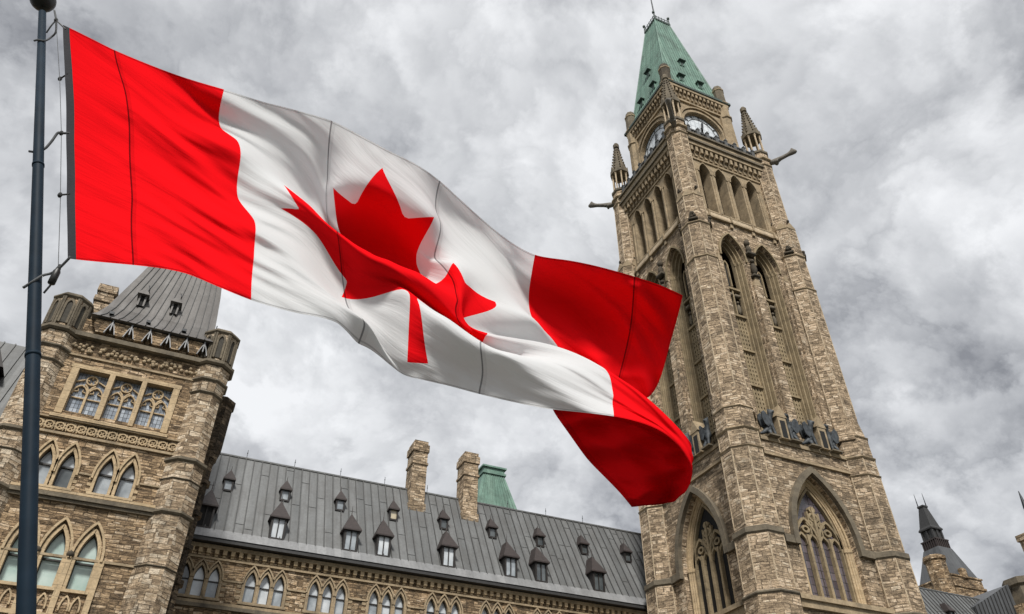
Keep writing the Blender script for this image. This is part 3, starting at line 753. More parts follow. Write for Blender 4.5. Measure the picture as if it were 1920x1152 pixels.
# ================================================================== LONG CENTRE BLOCK
BY = 54.0
bf = lambda s, d, z: (s, BY-d, z)
block = thing('parliament_block', 'long stone range with grey seamed roof, rows of dark dormers and pointed triple windows', 'building', (20, BY, 0))
SETS = [2.2+4.2*i for i in range(9)]
bw = MB(); bt = MB(); bd = MB()
holes = []
for c in SETS:
    for o in (-0.93, 0, 0.93): holes.append(arch(c+o, 0.345, 18.3, 19.45, 20.32, 5))
bw.wall(bf, 0.0, 40.0, -1, 21.9, 0, holes, 0.0)
bw.wall(bf, 40.0, 83.0, -1, 21.9, 0)
bw.add([(0, BY, -1), (0, BY+9, -1), (0, BY+9, 22), (0, BY+4.5, 29.8), (0, BY, 22)], [(0, 1, 2, 3, 4)])
bw.add([(0, BY+9, -1), (83, BY+9, -1), (83, BY+9, 22), (0, BY+9, 22)], [(0, 1, 2, 3)])
for h in holes: bt.ring(bf, h+[h[0]], 0.0, h+[h[0]], -0.42)
for c in SETS:
    for o in (-0.93, 0, 0.93):
        bt.ribbon(bf, arch(c+o, 0.40, 18.3, 19.45, 20.40, 5), 0.13, -0.05, 0.07)
        bt.ribbon(bf, arch(c+o, 0.53, 19.45, 19.45, 20.66, 5), 0.10, -0.05, 0.15)
    bt.box(bf, c-1.55, c+1.55, -0.3, 0.16, 18.12, 18.29)
    for o in (-1.395, -0.465, 0.465, 1.395):
        bt.box(bf, c+o-0.06, c+o+0.06, -0.05, 0.10, 18.3, 19.42)
    for sx in (-1, 1):
        for j in range(3): bt.box(bf, c+sx*1.62-0.14, c+sx*1.62+0.14, -0.05, 0.035, 18.45+j*0.36, 18.63+j*0.36)
    bt.box(bf, c+1.48, c+2.72, -0.1, 0.10, 19.42, 19.54)
bt.box(bf, 0.0, 83, -0.2, 0.12, 17.86, 18.05)
bd.box(bf, 0.0, 83, -0.2, 0.22, 17.62, 17.85)
bt.box(bf, 0.0, 83, -0.2, 0.13, 20.72, 20.86)
n = int(83/0.52)
bt.box(bf, 0.0, 83, -0.2, 0.30, 21.36, 21.62)
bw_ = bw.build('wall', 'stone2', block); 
for i in range(n):
    s0 = 0.3+i*0.52
    if i < 80: ct = MB()
    ct.box(bf, s0-0.13, s0+0.13, -0.05, 0.26, 21.05, 21.36); ct.box(bf, s0-0.1, s0+0.1, -0.05, 0.14, 20.9, 21.05)
    if i < 80: ct.build('corbel', 'trimL', block)
    if i == 79: ct = MB()
ct.build('corbel', 'trimL', block)['kind'] = 'stuff'
bt.build('window_dressing', 'trim', block); bd.build('sill_ledge', 'trimD', block)
pc = ['glass', 'glassB', 'glass', 'glassB', 'glassD', 'glass']
kk = 0
for ci, c in enumerate(SETS):
    for o in (-0.93, 0, 0.93):
        wf = MB(); oo = arch(c+o, 0.335, 18.31, 19.45, 20.29, 5)
        wf.ribbon(bf, oo+[oo[0]], 0.05, -0.33, -0.24); wf.box(bf, c+o-0.33, c+o+0.33, -0.33, -0.22, 19.36, 19.43)
        w_o = wf.build('window', 'wframe', block)
        for nm, q in (('pane', [(c+o-0.32, 18.33), (c+o-0.32, 19.37), (c+o+0.32, 19.37), (c+o+0.32, 18.33)]), ('pane', [p for p in oo if p[1] > 19.44])):
            pn = MB(); pn.add([bf(x, -0.3, z) for x, z in q], [tuple(range(len(q)))])
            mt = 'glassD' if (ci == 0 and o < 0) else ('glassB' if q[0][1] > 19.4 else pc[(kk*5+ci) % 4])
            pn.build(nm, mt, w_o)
        kk += 1
# roof
EY, EZ, RY, RZ = 53.4, 22.1, 58.0, 30.18
SL = (RZ-EZ)/(RY-EY)
ry = lambda z: EY+(z-EZ)/SL
rf = MB()
def slab(mb, x0, x1, za, zb, th=0.0):
    mb.add([(x0, ry(za)-th, za+th*0.5), (x1, ry(za)-th, za+th*0.5), (x1, ry(zb)-th, zb+th*0.5), (x0, ry(zb)-th, zb+th*0.5)], [(0, 1, 2, 3)])
slab(rf, 0.2, 83, EZ, RZ)
rf.add([(0.2, 2*RY-EY, EZ), (83, 2*RY-EY, EZ), (83, RY, RZ), (0.2, RY, RZ)], [(0, 1, 2, 3)])
rf.cur = 1
for i in range(133):
    x = 0.5+i*0.62
    q = [(x+a, ry(z)+b, z-b*0.5) for z in (EZ+0.45, RZ) for b in (0.02, -0.08) for a in (-0.03, 0.03)]
    rf.add(q, [(2, 3, 7, 6), (0, 2, 6, 4), (1, 5, 7, 3)])
rf.cur = 0; random.seed(3)
for i in range(132):
    x = 0.5+i*0.62
    for j in range(1):
        z = EZ+0.9+random.random()*6.8
        q = [(x+a, ry(z+dz_)+b, z+dz_-b*0.5) for dz_ in (0, 0.05) for b in (0.01, -0.03) for a in (0.04, 0.58)]
        rf.add(q, [(2, 3, 7, 6), (0, 2, 3, 1), (4, 5, 7, 6)])
rf.tube([(0.2, RY, RZ+0.03), (83, RY, RZ+0.03)], 0.11, 6)
roof_b = rf.build('roof', 'lead', block, False, 'seam')
fl = MB()
fl.add([(0.2, EY-0.2, 21.92), (83, EY-0.2, 21.92), (83, ry(22.62)-0.05, 22.64), (0.2, ry(22.62)-0.05, 22.64)], [(0, 1, 2, 3)])
fl.build('eave_flashing', 'flash', roof_b)
gu = MB(); gu.box(bf, 0.1, 83, -0.2, 0.74, 21.66, 21.9); gu.build('gutter', 'gutter', roof_b)
for i in range(9):
    x = 3.6+i*3.7
    lr = MB(); lr.tube([(x, RY, RZ), (x, RY, RZ+0.75)], 0.022, 5); lr.ball((x, RY, RZ+0.5), 0.05, n=6, m=4); lr.build('lightning_rod', 'iron', roof_b)

def dormer(x, big, pane):
    if big: w, z0, z1, yf, za, ya, ov = 0.52, 22.55, 24.25, 53.62, 25.75, 54.5, 0.16
    else: w, z0, z1, yf, za, ya, ov = 0.34, 26.35, 27.35, 55.72, 28.25, 56.25, 0.10
    b = MB(); yb = ry(z1)+0.1
    fr = lambda s, d, z: (x+s, yf-d, z)
    t = 0.13 if big else 0.1
    b.box(fr, -w, -w+t, -(yb-yf), 0, z0, z1); b.box(fr, w-t, w, -(yb-yf), 0, z0, z1)
    b.box(fr, -w+t, w-t, -0.25, 0, z0, z0+t*1.3); b.box(fr, -w+t, w-t, -0.25, 0, z1-t*1.2, z1)
    if big: b.box(fr, -0.03, 0.03, -0.14, -0.03, z0+t*1.3, z1-t*1.2)
    o = b.build('dormer', 'dorm', roof_b)
    r_ = MB(); e = w+ov
    A_ = (x-e, yf-ov, z1-0.04); B_ = (x+e, yf-ov, z1-0.04); C_ = (x, ya, za); D_ = (x, ry(za)+0.05, za)
    E_ = (x-e, ry(z1)+0.1, z1-0.04); F_ = (x+e, ry(z1)+0.1, z1-0.04)
    dn = 0.1
    lo = [(p[0], p[1], p[2]-dn) for p in (A_, B_, E_, F_)]
    r_.add([A_, B_, C_, D_, E_, F_]+lo, [(0, 1, 2), (0, 2, 3, 4), (1, 5, 3, 2), (0, 6, 7, 1), (0, 4, 8, 6), (1, 7, 9, 5), (6, 8, 9, 7)])
    r_.tube([(x, ya, za-0.1), (x, ya, za+(0.6 if big else 0.3))], 0.035, 5, 0.012)
    ro = r_.build('dormer_roof', 'dormroof', o)
    p_ = MB(); p_.box(fr, -w+t, w-t, -0.2, -0.12, z0+t, z1-t); p_.build('pane', pane, o)
    return o
BIGD = [1.6, 6.45, 11.62, 14.05, 19.08, 24.18, 26.77, 31.88]
SMD = [2.65, 6.75, 10.91, 15.14, 19.3, 23.5, 27.8, 31.95, 36.2]
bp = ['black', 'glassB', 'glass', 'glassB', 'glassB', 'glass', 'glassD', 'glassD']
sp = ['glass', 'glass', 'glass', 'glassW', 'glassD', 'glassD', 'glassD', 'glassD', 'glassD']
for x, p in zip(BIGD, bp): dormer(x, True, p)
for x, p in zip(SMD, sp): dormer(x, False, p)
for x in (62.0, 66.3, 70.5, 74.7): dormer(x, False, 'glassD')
for x0, x1, zt in ((16.62, 17.86, 34.3), (21.2, 22.5, 34.2)):
    ch = MB(); cfr = lambda s, d, z: (s, 57.55-d, z)
    ch.box(cfr, x0, x1, -0.9, 0.72, 26.5, zt-1.0)
    ch.box(cfr, x0-0.08, x1+0.08, -0.98, 0.80, zt-2.2, zt-2.0); ch.box(cfr, x0-0.1, x1+0.1, -1.0, 0.82, zt-1.0, zt-0.35)
    ch.box(cfr, x0+0.02, x1-0.02, -0.92, 0.74, zt-0.35, zt); ch.box(cfr, x0-0.1, x1+0.1, -1.0, 0.85, 26.4, 28.6)
    ch.build('chimney', 'stone', roof_b)
for x, y, z1 in ((0.35, 52.6, 21.4), (0.95, 53.55, 21.0)):
    dp = MB(); dp.tube([(x, y, 4), (x, y, z1)], 0.075, 8)
    dp.box(world, x-0.2, x+0.2, y-0.16, y+0.16, z1-0.1, z1+0.5)
    for z in range(8, 21, 3): dp.box(world, x-0.11, x+0.11, y-0.11, y+0.2, z, z+0.12)
    dp.build('drainpipe', 'trimD', block)

# ================================================================== PAVILION TOWER (left)
PY = 44.0
pf = lambda s, d, z: (s, PY-d, z)
pav = thing('pavilion_tower', 'brown stone pavilion tower with octagonal corner turrets and steep grey metal roof behind the flagpole', 'tower', (-4.8, PY, 0))
pw = MB(); pt = MB(); pl = MB(); pd = MB()
REC = [(-7.38, -5.78), (-5.45, -4.02), (-3.72, -2.28)]
PAIR = [-7.22, -6.12, -4.2, -3.1]; BIGW = [-6.75, -5.23, -3.73]
holes = [[(a, 24.12), (a, 26.85), (b, 26.85), (b, 24.12)] for a, b in REC]
holes += [arch(c, 0.37, 19.68, 20.7, 21.85, 6) for c in PAIR]
holes += [arch(c, 0.45, 14.72, 16.3, 17.62, 7) for c in BIGW]
pw.wall(pf, -9.0, -0.6, -1, 30.3, 0, holes, 0.0)
for h in holes: pt.ring(pf, h+[h[0]], 0.0, h+[h[0]], -0.5)
pw.add([(-0.5, PY, -1), (-0.5, 52.5, -1), (-0.5, 52.5, 30.3), (-0.5, PY, 30.3)], [(0, 1, 2, 3)])
pw.add([(-9.1, PY, -1), (-9.1, 52.5, -1), (-9.1, 52.5, 30.3), (-9.1, PY, 30.3)], [(0, 1, 2, 3)])
pw.add([(-9.1, 52.5, -1), (-0.5, 52.5, -1), (-0.5, 52.5, 30.3), (-9.1, 52.5, 30.3)], [(0, 1, 2, 3)])
# rectangular triple window surround
pl.box(pf, -7.85, -1.85, -0.1, 0.09, 26.87, 27.12)
pl.box(pf, -7.78, -7.4, -0.1, 0.075, 23.9, 26.86); pl.box(pf, -2.26, -1.9, -0.1, 0.075, 23.9, 26.86)
pl.box(pf, -5.76, -5.47, -0.1, 0.12, 23.9, 26.86); pl.box(pf, -4.0, -3.74, -0.1, 0.12, 23.9, 26.86)
pl.add([pf(-7.9, 0.28, 23.72), pf(-1.8, 0.28, 23.72), pf(-1.8, -0.45, 24.14), pf(-7.9, -0.45, 24.14), pf(-7.9, 0.28, 23.56), pf(-1.8, 0.28, 23.56), pf(-1.8, 0.0, 23.56), pf(-7.9, 0.0, 23.56)], [(0, 1, 2, 3), (4, 5, 1, 0), (7, 6, 5, 4)])
# strings
for z0, z1, d in ((23.48, 23.55, 0.22), (22.62, 22.76, 0.14), (27.62, 27.74, 0.1), (16.18, 16.3, 0.1), (20.62, 20.72, 0.0)):
    if d: pt.box(pf, -8.6, -0.8, -0.1, d, z0, z1)
for a, b in ((-8.5, -7.85), (-5.5, -4.85), (-2.5, -1.0)): pt.box(pf, a, b, -0.1, 0.09, 20.62, 20.72)
q_ = MB(); q_.box(pf, -8.6, -0.8, -0.1, 0.18, 19.42, 19.56); q_.build('string_course', 'trimL', pav)
pd.box(pf, -8.6, -0.8, -0.1, 0.32, 19.12, 19.34); pd.box(pf, -8.6, -0.8, -0.1, 0.2, 18.95, 19.1)
q_ = MB(); q_.box(pf, -8.7, -0.6, -0.1, 0.42, 28.82, 29.1); q_.build('cornice', 'trimD', pav)
# circle band
pl_ = pl
for i in range(14):
    c = -8.25+i*0.53; pl = MB()
    pl.ribbon(pf, circle(c, 23.12, 0.205, 12), 0.075, -0.02, 0.11, True)
    for q in range(4):
        a = math.pi/4+q*math.pi/2; pl.ribbon(pf, [(c+0.02*math.cos(a), 23.12+0.02*math.sin(a)), (c+0.15*math.cos(a), 23.12+0.15*math.sin(a))], 0.06, -0.02, 0.06)
    for q in (-1, 1): pl.ribbon(pf, [(c+0.265-0.09, 23.12-q*0.25), (c+0.265+0.09, 23.12+q*0.25)], 0.05, -0.02, 0.09)
    pl.build('carved_roundel', 'trimL', pav)
pl = pl_
# carved frieze
random.seed(11)
for i in range(15):
    fz = MB(); c = -8.2+i*0.5
    for q in range(5): fz.ball(pf(c+random.uniform(-0.17, 0.17), 0.05, 28.25+random.uniform(-0.22, 0.22)), 0.12, n=6, m=4)
    fz.build('carved_rosette', 'trim', pav, True)
pl.build('window_surround', 'trimL', pav); pl = MB()
# arched windows
for grp, (ba, bb) in ((PAIR[:2], (-7.8, -5.5)), (PAIR[2:], (-4.8, -2.5))):
    pl = MB()
    for c in grp:
        pl.ribbon(pf, arch(c, 0.44, 19.68, 20.7, 21.97, 6), 0.15, -0.06, 0.07)
        pl.ribbon(pf, arch(c, 0.585, 20.5, 20.7, 22.30, 6), 0.11, -0.05, 0.17)
        for sx in (-1, 1):
            for j in range(3): pl.box(pf, c+sx*0.58-0.13, c+sx*0.58+0.13, -0.05, 0.04, 19.75+j*0.34, 19.92+j*0.34)
    pl.box(pf, ba, bb, -0.45, 0.2, 19.57, 19.69)
    pl.build('window_dressing', 'trimL', pav)
pl = MB()
for c in BIGW:
    pl.ribbon(pf, arch(c, 0.53, 14.72, 16.3, 17.78, 7), 0.17, -0.06, 0.08)
    pl.ribbon(pf, arch(c, 0.72, 16.2, 16.3, 18.16, 7), 0.12, -0.05, 0.2)
    pl.box(pf, c-0.62, c+0.62, -0.45, 0.16, 14.56, 14.71)
    for sx in (-0.25, 0.25): pl.ribbon(pf, arch(c+sx, 0.2, 13.7, 13.9, 14.4, 4), 0.08, -0.05, 0.09)
for c in (-7.5, -5.99, -4.48, -2.98): pl.box(pf, c-0.14, c+0.14, -0.05, 0.13, 13.2, 16.3)
pl.box(pf, -7.9, -2.6, -0.1, 0.14, 13.3, 13.5)
for c in (-5.99, -4.48): q_ = MB(); q_.ball(pf(c, 0.1, 16.4), 0.19); q_.build('carved_head', 'carve', pav, True)
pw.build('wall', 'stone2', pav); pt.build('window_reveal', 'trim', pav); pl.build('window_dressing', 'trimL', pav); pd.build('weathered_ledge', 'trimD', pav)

for a, b in REC:
    wd = MB(); m_ = (a+b)/2; hw = (b-a)/2
    wd.ribbon(pf, [(m_, 24.12), (m_, 25.75)], 0.12, -0.42, -0.18)
    for c in (m_-hw/2, m_+hw/2):
        wd.ribbon(pf, arch(c, hw/2-0.02, 25.4, 25.45, 25.98, 5), 0.075, -0.42, -0.22)
        wd.ribbon(pf, [(c-hw/2+0.05, 25.2), (c+hw/2-0.05, 25.2)], 0.06, -0.42, -0.3)
        for sx in (-1, 1): wd.ribbon(pf, [(c+sx*(hw/2-0.06), 25.55), (c+sx*0.1, 25.62), (c+sx*0.14, 25.74)], 0.05, -0.42, -0.28)
    for sx in (-1, 1):
        wd.ribbon(pf, [(m_+sx*0.02, 25.75), (m_+sx*0.14, 25.95), (m_+sx*0.28, 26.08)], 0.08, -0.42, -0.22)
        wd.ribbon(pf, [(m_+sx*hw*0.98, 26.2), (m_+sx*0.36, 26.4)], 0.055, -0.42, -0.26)
        wd.ribbon(pf, [(m_+sx*0.28, 26.38), (m_+sx*0.12, 26.38)], 0.07, -0.42, -0.26)
    wd.ribbon(pf, circle(m_, 26.38, 0.28, 12), 0.075, -0.42, -0.22, True)
    for q in (-1, 1): wd.ribbon(pf, [(m_, 26.38+q*0.27), (m_, 26.38+q*0.11)], 0.07, -0.42, -0.26)
    wo_ = wd.build('traceried_window', 'trimL', pav)
    for x0, x1, mt in ((a, m_, 'leaded'), (m_, b, 'leaded')):
        pn = MB(); pn.add([pf(x, -0.4, z) for x, z in ((x0+0.01, 24.13), (x1-0.01, 24.13), (x1-0.01, 26.84), (x0+0.01, 26.84))], [(0, 1, 2, 3)]); pn.build('pane', mt, wo_)
def lancet_window(c, w, zb, zs, za, tr, mats):
    wf = MB(); oo = arch(c, w-0.01, zb+0.01, zs, za-0.02, 6)
    wf.ribbon(pf, oo+[oo[0]], 0.06, -0.42, -0.3); wf.box(pf, c-w, c+w, -0.42, -0.28, tr-0.045, tr+0.045)
    o = wf.build('window', 'wframe', pav)
    lowq = [(c-w+0.01, zb+0.01), (c-w+0.01, tr), (c+w-0.01, tr), (c+w-0.01, zb+0.01)]
    up = [(c-w+0.01, tr+0.01)]+[p for p in oo if p[1] > tr+0.02]+[(c+w-0.01, tr+0.01)]
    for q, mt in zip((lowq, up), mats):
        pn = MB(); pn.add([pf(x, -0.38, z) for x, z in q], [tuple(range(len(q)))]); pn.build('pane', mt, o)
for i, c in enumerate(PAIR): lancet_window(c, 0.37, 19.68, 20.7, 21.85, 21.0 if i < 2 else 20.95, ('glassD' if i == 1 else 'glass', 'glassB'))
for c in BIGW: lancet_window(c, 0.45, 14.72, 16.3, 17.62, 16.12, ('glassG', 'glassG'))

# octagonal corner turrets
for cx0, lab in ((-9.15, 0), (-0.43, 1)):
    cy0 = PY+0.45
    tu = MB(); tu.lathe(cx0, cy0, [(-1, 1.1), (19.0, 1.06), (22.2, 1.03), (22.7, 0.92), (26.8, 0.88), (27.3, 0.95), (27.7, 0.97), (28.7, 1.02)])
    tu.lathe(cx0, cy0, [(29.0, 0.93), (31.2, 0.97)])
    to = tu.build('turret', 'quoin', pav)
    for z0, z1, r in ((16.15, 16.32, 1.14), (19.05, 19.32, 1.2), (21.05, 21.18, 1.12), (22.15, 22.45, 1.17), (26.75, 26.95, 1.0), (27.6, 27.85, 1.1), (28.75, 29.08, 1.22), (31.15, 31.4, 1.1)):
        rg = MB(); rg.lathe(cx0, cy0, [(z0, r-0.12), (z0+0.1, r), (z1-0.06, r), (z1, r-0.1)]); rg.build('string_course', 'trimD', to)
    rg = MB(); rg.lathe(cx0, cy0, [(31.35, 1.02), (31.5, 0.96), (31.75, 0.3), (31.8, 0.05)])
    rg.build('turret_cap', 'trimD', to)
    nc = MB()
    for i in range(8):
        a = math.pi/4*i; c, s_ = math.cos(a), math.sin(a)
        ff = lambda s, d, z, c=c, s_=s_: (cx0+d*c-s*s_, cy0+d*s_+s*c, z)
        nc.ribbon(ff, arch(0, 0.22, 29.3, 30.6, 31.0, 4), 0.12, 0.9, 1.06)
        for q in (-1, 1): nc.box(ff, q*0.36-0.05, q*0.36+0.05, 0.85, 1.06, 29.1, 31.15)
    nc.build('blind_arcade', 'trimD', to)
    dk = MB()
    for i in range(8):
        a = math.pi/4*i; c, s_ = math.cos(a), math.sin(a)
        ff = lambda s, d, z, c=c, s_=s_: (cx0+d*c-s*s_, cy0+d*s_+s*c, z)
        dk.prism(ff, arch(0, 0.15, 29.35, 30.6, 30.9, 4), 0.85, 0.985)  # dark panels set slightly proud paint the shade of niches
    dk.build('niche_shade', 'louvre', to)
rd = MB(); rd.tube([(-0.95, PY+0.6, 31.3), (-0.95, PY+0.6, 32.4)], 0.035, 6); rd.build('iron_rod', 'iron', pav)
# eave corbels
ec = MB(); el = MB()
for i in range(6):
    c = -7.15+i*1.06
    ec.prism(pf, [(c-0.44, 30.2), (c+0.44, 30.2), (c+0.42, 29.75), (c+0.2, 29.3), (c-0.2, 29.3), (c-0.42, 29.75)], -0.1, 0.42)
    el.ribbon(pf, [(c+0.53, 30.25), (c+0.53, 29.95), (c+0.53, 29.5)], 0.07, 0.3, 0.55)
    el.ribbon(pf, [(c+0.53, 30.2), (c+0.36, 29.72), (c+0.24, 29.3)], 0.05, 0.36, 0.5); el.ribbon(pf, [(c+0.53, 30.2), (c+0.70, 29.72), (c+0.82, 29.3)], 0.05, 0.36, 0.5)
ec.build('eave_corbel', 'stone2', pav); el.build('lead_bracket', 'flash', pav)
# roof
PR = [(30.28, -7.85, -0.9, 43.3, 52.6), (30.9, -7.7, -0.95, 43.95, 52.2), (32.0, -7.45, -1.0, 44.7, 51.8), (36.0, -6.75, -1.3, 46.5, 50.8), (40.5, -5.9, -1.8, 48.2, 50.0)]
pr = MB(); vs = []
for z, xl, xr, yf, yb in PR: vs += [(xl, yf, z), (xr, yf, z), (xr, yb, z), (xl, yb, z)]
pr.add(vs, [(j*4+i, j*4+(i+1) % 4, (j+1)*4+(i+1) % 4, (j+1)*4+i) for j in range(len(PR)-1) for i in range(4)]+[(3, 2, 1, 0), (16, 17, 18, 19)])
pr.cur = 1
for i in range(1, 14):
    t = i/14
    for (z0, a0, b0, y0, _), (z1, a1, b1, y1, _) in zip(PR, PR[1:]):
        q = [(xa+(xb-xa)*t+a, yy+b, z-b*0.4) for z, xa, xb, yy in ((z0, a0, b0, y0), (z1, a1, b1, y1)) for b in (0.02, -0.06) for a in (-0.018, 0.018)]
        pr.add(q, [(2, 3, 7, 6), (0, 2, 6, 4), (1, 5, 7, 3)])
pro = pr.build('roof', 'leadB', pav, False, 'seam')
for x, z in ((-5.75, 32.7), (-3.75, 32.7)):
    yy = 44.7+(z-32)/4*1.8
    dm = MB(); ff = lambda s, d, zz_: (x+s, yy-d, zz_)
    dm.box(ff, -0.22, -0.12, -0.8, 0.2, z, z+0.85); dm.box(ff, 0.12, 0.22, -0.8, 0.2, z, z+0.85); dm.prism(ff, [(-0.36, z+0.8), (0.36, z+0.8), (0.2, z+1.05), (-0.2, z+1.05)], -0.9, 0.42)
    do = dm.build('dormer', 'leadB', pro)
    b_ = MB(); b_.box(ff, -0.12, 0.12, -0.5, 0.1, z+0.05, z+0.8); b_.build('opening', 'black', do)
    for x2, z2 in ((x+0.1, 34.6),):
        y2 = 44.7+(z2-32)/4*1.8; hk = MB(); hk.tube([(x2, y2, z2), (x2, y2-0.3, z2+0.1), (x2-0.1, y2-0.25, z2+0.35)], 0.03, 5); hk.build('roof_hook', 'iron', pro)
for x in (-6.9, -4.8, -2.7):
    sg = MB(); sg.box(lambda s, d, z: (x+s, 43.75-d, z), -0.12, 0.12, -0.2, 0.2, 30.75, 30.92); sg.build('snow_guard', 'iron', pro)
ch = MB(); ch.box(world, -8.95, -7.95, 48.5, 50.3, 28, 35.6); ch.box(world, -9.05, -7.85, 48.4, 50.4, 34.8, 35.2); ch.box(world, -9.05, -7.85, 48.4, 50.4, 35.6, 36.2)
ch.build('chimney', 'stone', pav)
# small oriel stack on the right flank
os_ = MB(); os_.lathe(0.62, 47.2, [(14, 0.4), (24.0, 0.45), (25.0, 0.72), (28.0, 0.74), (28.1, 0.84), (28.4, 0.84), (28.6, 0.6), (28.8, 0.1)], 8)
for z in (16.5, 18.5, 20.5, 22.5, 24.2): os_.lathe(0.62, 47.2, [(z, 0.4), (z+0.1, 0.58), (z+0.35, 0.58), (z+0.45, 0.4)], 8)
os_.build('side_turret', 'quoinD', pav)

# ================================================================== WEST WING ROOF
wing = thing('west_wing', 'grey seamed roof of the wing at the left edge behind the flagpole', 'building', (-22, 48.6, 0))
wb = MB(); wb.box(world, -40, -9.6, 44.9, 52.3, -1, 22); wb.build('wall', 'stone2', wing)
wr = MB(); wr.add([(-40, 44.4, 22.1), (-9.2, 44.4, 22.1), (-9.2, 48.6, 30.2), (-40, 48.6, 30.2), (-40, 52.8, 22.1), (-9.2, 52.8, 22.1)], [(0, 1, 2, 3), (5, 4, 3, 2), (1, 5, 2), (0, 3, 4)])
for i in range(48):
    x = -9.6-i*0.62
    q = [(x+a, y+b, z-b*0.5) for y, z in ((44.5, 22.3), (48.6, 30.2)) for b in (0.02, -0.07) for a in (-0.035, 0.035)]
    wr.add(q, [(2, 3, 7, 6), (0, 2, 6, 4), (1, 5, 7, 3)])
wr.build('roof', 'lead', wing)
wd_ = MB(); wd_.box(world, -12.5, -11.65, 45.9, 48, 25.4, 26.9); wd_.prism(lambda s, d, z: (-12.08+s, 45.8-d, z), [(-0.65, 26.9), (0.65, 26.9), (0, 28.2)], -2.3, 0.1)
wd_.build('dormer', 'dorm', wing)

# ================================================================== GREEN ROOFED PAVILION BEHIND
gp = thing('copper_roofed_pavilion', 'pavilion behind the long range showing only its truncated green copper roof beside a chimney', 'building', (31.9, 77.5, 0))
b_ = MB(); b_.box(world, 27.5, 36.3, 73.2, 81.8, -1, 34); b_.build('wall', 'stone', gp)
def frustum(mb, prof, cx0, cy0):
    vs = []
    for z, hx, hy in prof: vs += [(cx0-hx, cy0-hy, z), (cx0+hx, cy0-hy, z), (cx0+hx, cy0+hy, z), (cx0-hx, cy0+hy, z)]
    m = len(prof); return mb.add(vs, [(j*4+i, j*4+(i+1) % 4, (j+1)*4+(i+1) % 4, (j+1)*4+i) for j in range(m-1) for i in range(4)]+[(3, 2, 1, 0), tuple(range(4*m-4, 4*m))])
b_ = MB(); GPF = [(34, 4.6, 4.6), (38.3, 2.55, 2.9), (42.7, 1.3, 1.9)]
frustum(b_, GPF, 31.9, 77.5)
for i in range(-5, 6):
    t = i/6
    for (z0, h0, g0), (z1, h1, g1) in zip(GPF, GPF[1:]):
        q = [(31.9+t*h+a, 77.5-gg+b, z) for z, h, gg in ((z0, h0, g0), (z1, h1, g1)) for b in (0.02, -0.07) for a in (-0.035, 0.035)]
        b_.add(q, [(2, 3, 7, 6), (0, 2, 6, 4), (1, 5, 7, 3)])
ro = b_.build('roof', 'copper', gp)
b_ = MB(); b_.box(world, 30.45, 33.35, 75.4, 79.6, 42.7, 42.95); b_.box(world, 30.6, 33.2, 75.55, 79.45, 42.95, 43.5); b_.box(world, 30.4, 33.4, 75.35, 79.65, 43.5, 43.7); b_.build('cresting', 'copper', ro)

# ================================================================== FAR RIGHT BUILDINGS
ft = thing('slate_roofed_tower', 'small distant stone tower with dark tiered roof and twin finials beyond the clock tower', 'tower', (104.3, 80, 0))
b_ = MB(); b_.box(world, 104.3, 110.5, 75.9, 82.1, -1, 40.4); b_.box(world, 104.15, 110.65, 75.75, 82.25, 40.4, 40.75); b_.box(world, 104.35, 110.45, 75.95, 82.05, 40.75, 42.0); b_.box(world, 104.2, 110.6, 75.8, 82.2, 42.0, 42.2)
b_.box(world, 106.6, 107.6, 75.7, 76.3, 41.9, 43.3)
b_.build('wall', 'stone2', ft)
b_ = MB(); b_.lathe(101.9, 76.0, [(30, 0.8), (36.8, 1.0), (38, 1.3), (43.4, 1.3), (43.6, 1.5), (44.1, 1.5), (44.3, 1.1)], 8); b_.build('corner_turret', 'stone2', ft)
AX, AY = 107.4, 79.0
b_ = MB(); frustum(b_, [(42.1, 2.9, 2.9), (47.2, 1.42, 1.42)], AX, AY); b_.build('roof', 'slate', ft)
b_ = MB(); frustum(b_, [(47.2, 1.3, 1.3), (48.4, 1.25, 1.25)], AX, AY); frustum(b_, [(48.4, 1.42, 1.42), (48.6, 1.42, 1.42)], AX, AY)
for i in range(7):
    q = -1.2+i*0.4; b_.box(world, AX+q-0.08, AX+q+0.08, AY-1.4, AY-1.28, 47.2, 48.4); b_.box(world, AX-1.4, AX-1.28, AY+q-0.08, AY+q+0.08, 47.2, 48.4)
b_.build('louvred_stage', 'dormroof', ft)
b_ = MB(); frustum(b_, [(48.6, 0.92, 0.92), (50.2, 0.92, 0.92)], AX, AY)
for sx, sy in ((-1, -1), (0, -1), (1, -1), (-1, 0), (-1, 1)): b_.box(world, AX+sx*0.95-0.14, AX+sx*0.95+0.14, AY+sy*0.95-0.14, AY+sy*0.95+0.14, 48.6, 50.2)
frustum(b_, [(50.2, 1.22, 1.22), (50.4, 1.25, 1.25), (50.8, 1.02, 1.02), (54.0, 0.46, 0.46), (54.1, 0.56, 0.56), (54.35, 0.56, 0.56)], AX, AY)
b_.build('spire', 'gutter', ft)
for sx in (-1, 1):
    f_ = MB(); f_.tube([(AX+sx*0.42, AY-sx*0.42, 54.3), (AX+sx*0.42, AY-sx*0.42, 56.5)], 0.09, 6, 0.03); f_.build('finial', 'iron', ft)
er = thing('east_pavilion', 'cropped pavilion at the right edge with grey seamed roof slope, corner turret and chimney', 'building', (95, 60, 0))
b_ = MB(); b_.box(world, 86, 104, 55.5, 68, -1, 29.5); b_.build('wall', 'stone2', er)
b_ = MB(); b_.lathe(88.9, 56.4, [(-1, 1.5), (28.0, 1.4), (28.8, 1.7), (31.7, 1.7), (31.9, 1.95), (32.6, 1.95), (32.9, 0.6)], 8); b_.build('turret', 'trimD', er)
b_ = MB(); b_.add([(79.5, 56.5, 28.6), (86.4, 56.5, 31.9), (93, 62, 31.9), (93, 57.5, 28.0), (79.5, 57.2, 20), (86.4, 56.5, 20)], [(0, 1, 5, 4), (1, 2, 3)])
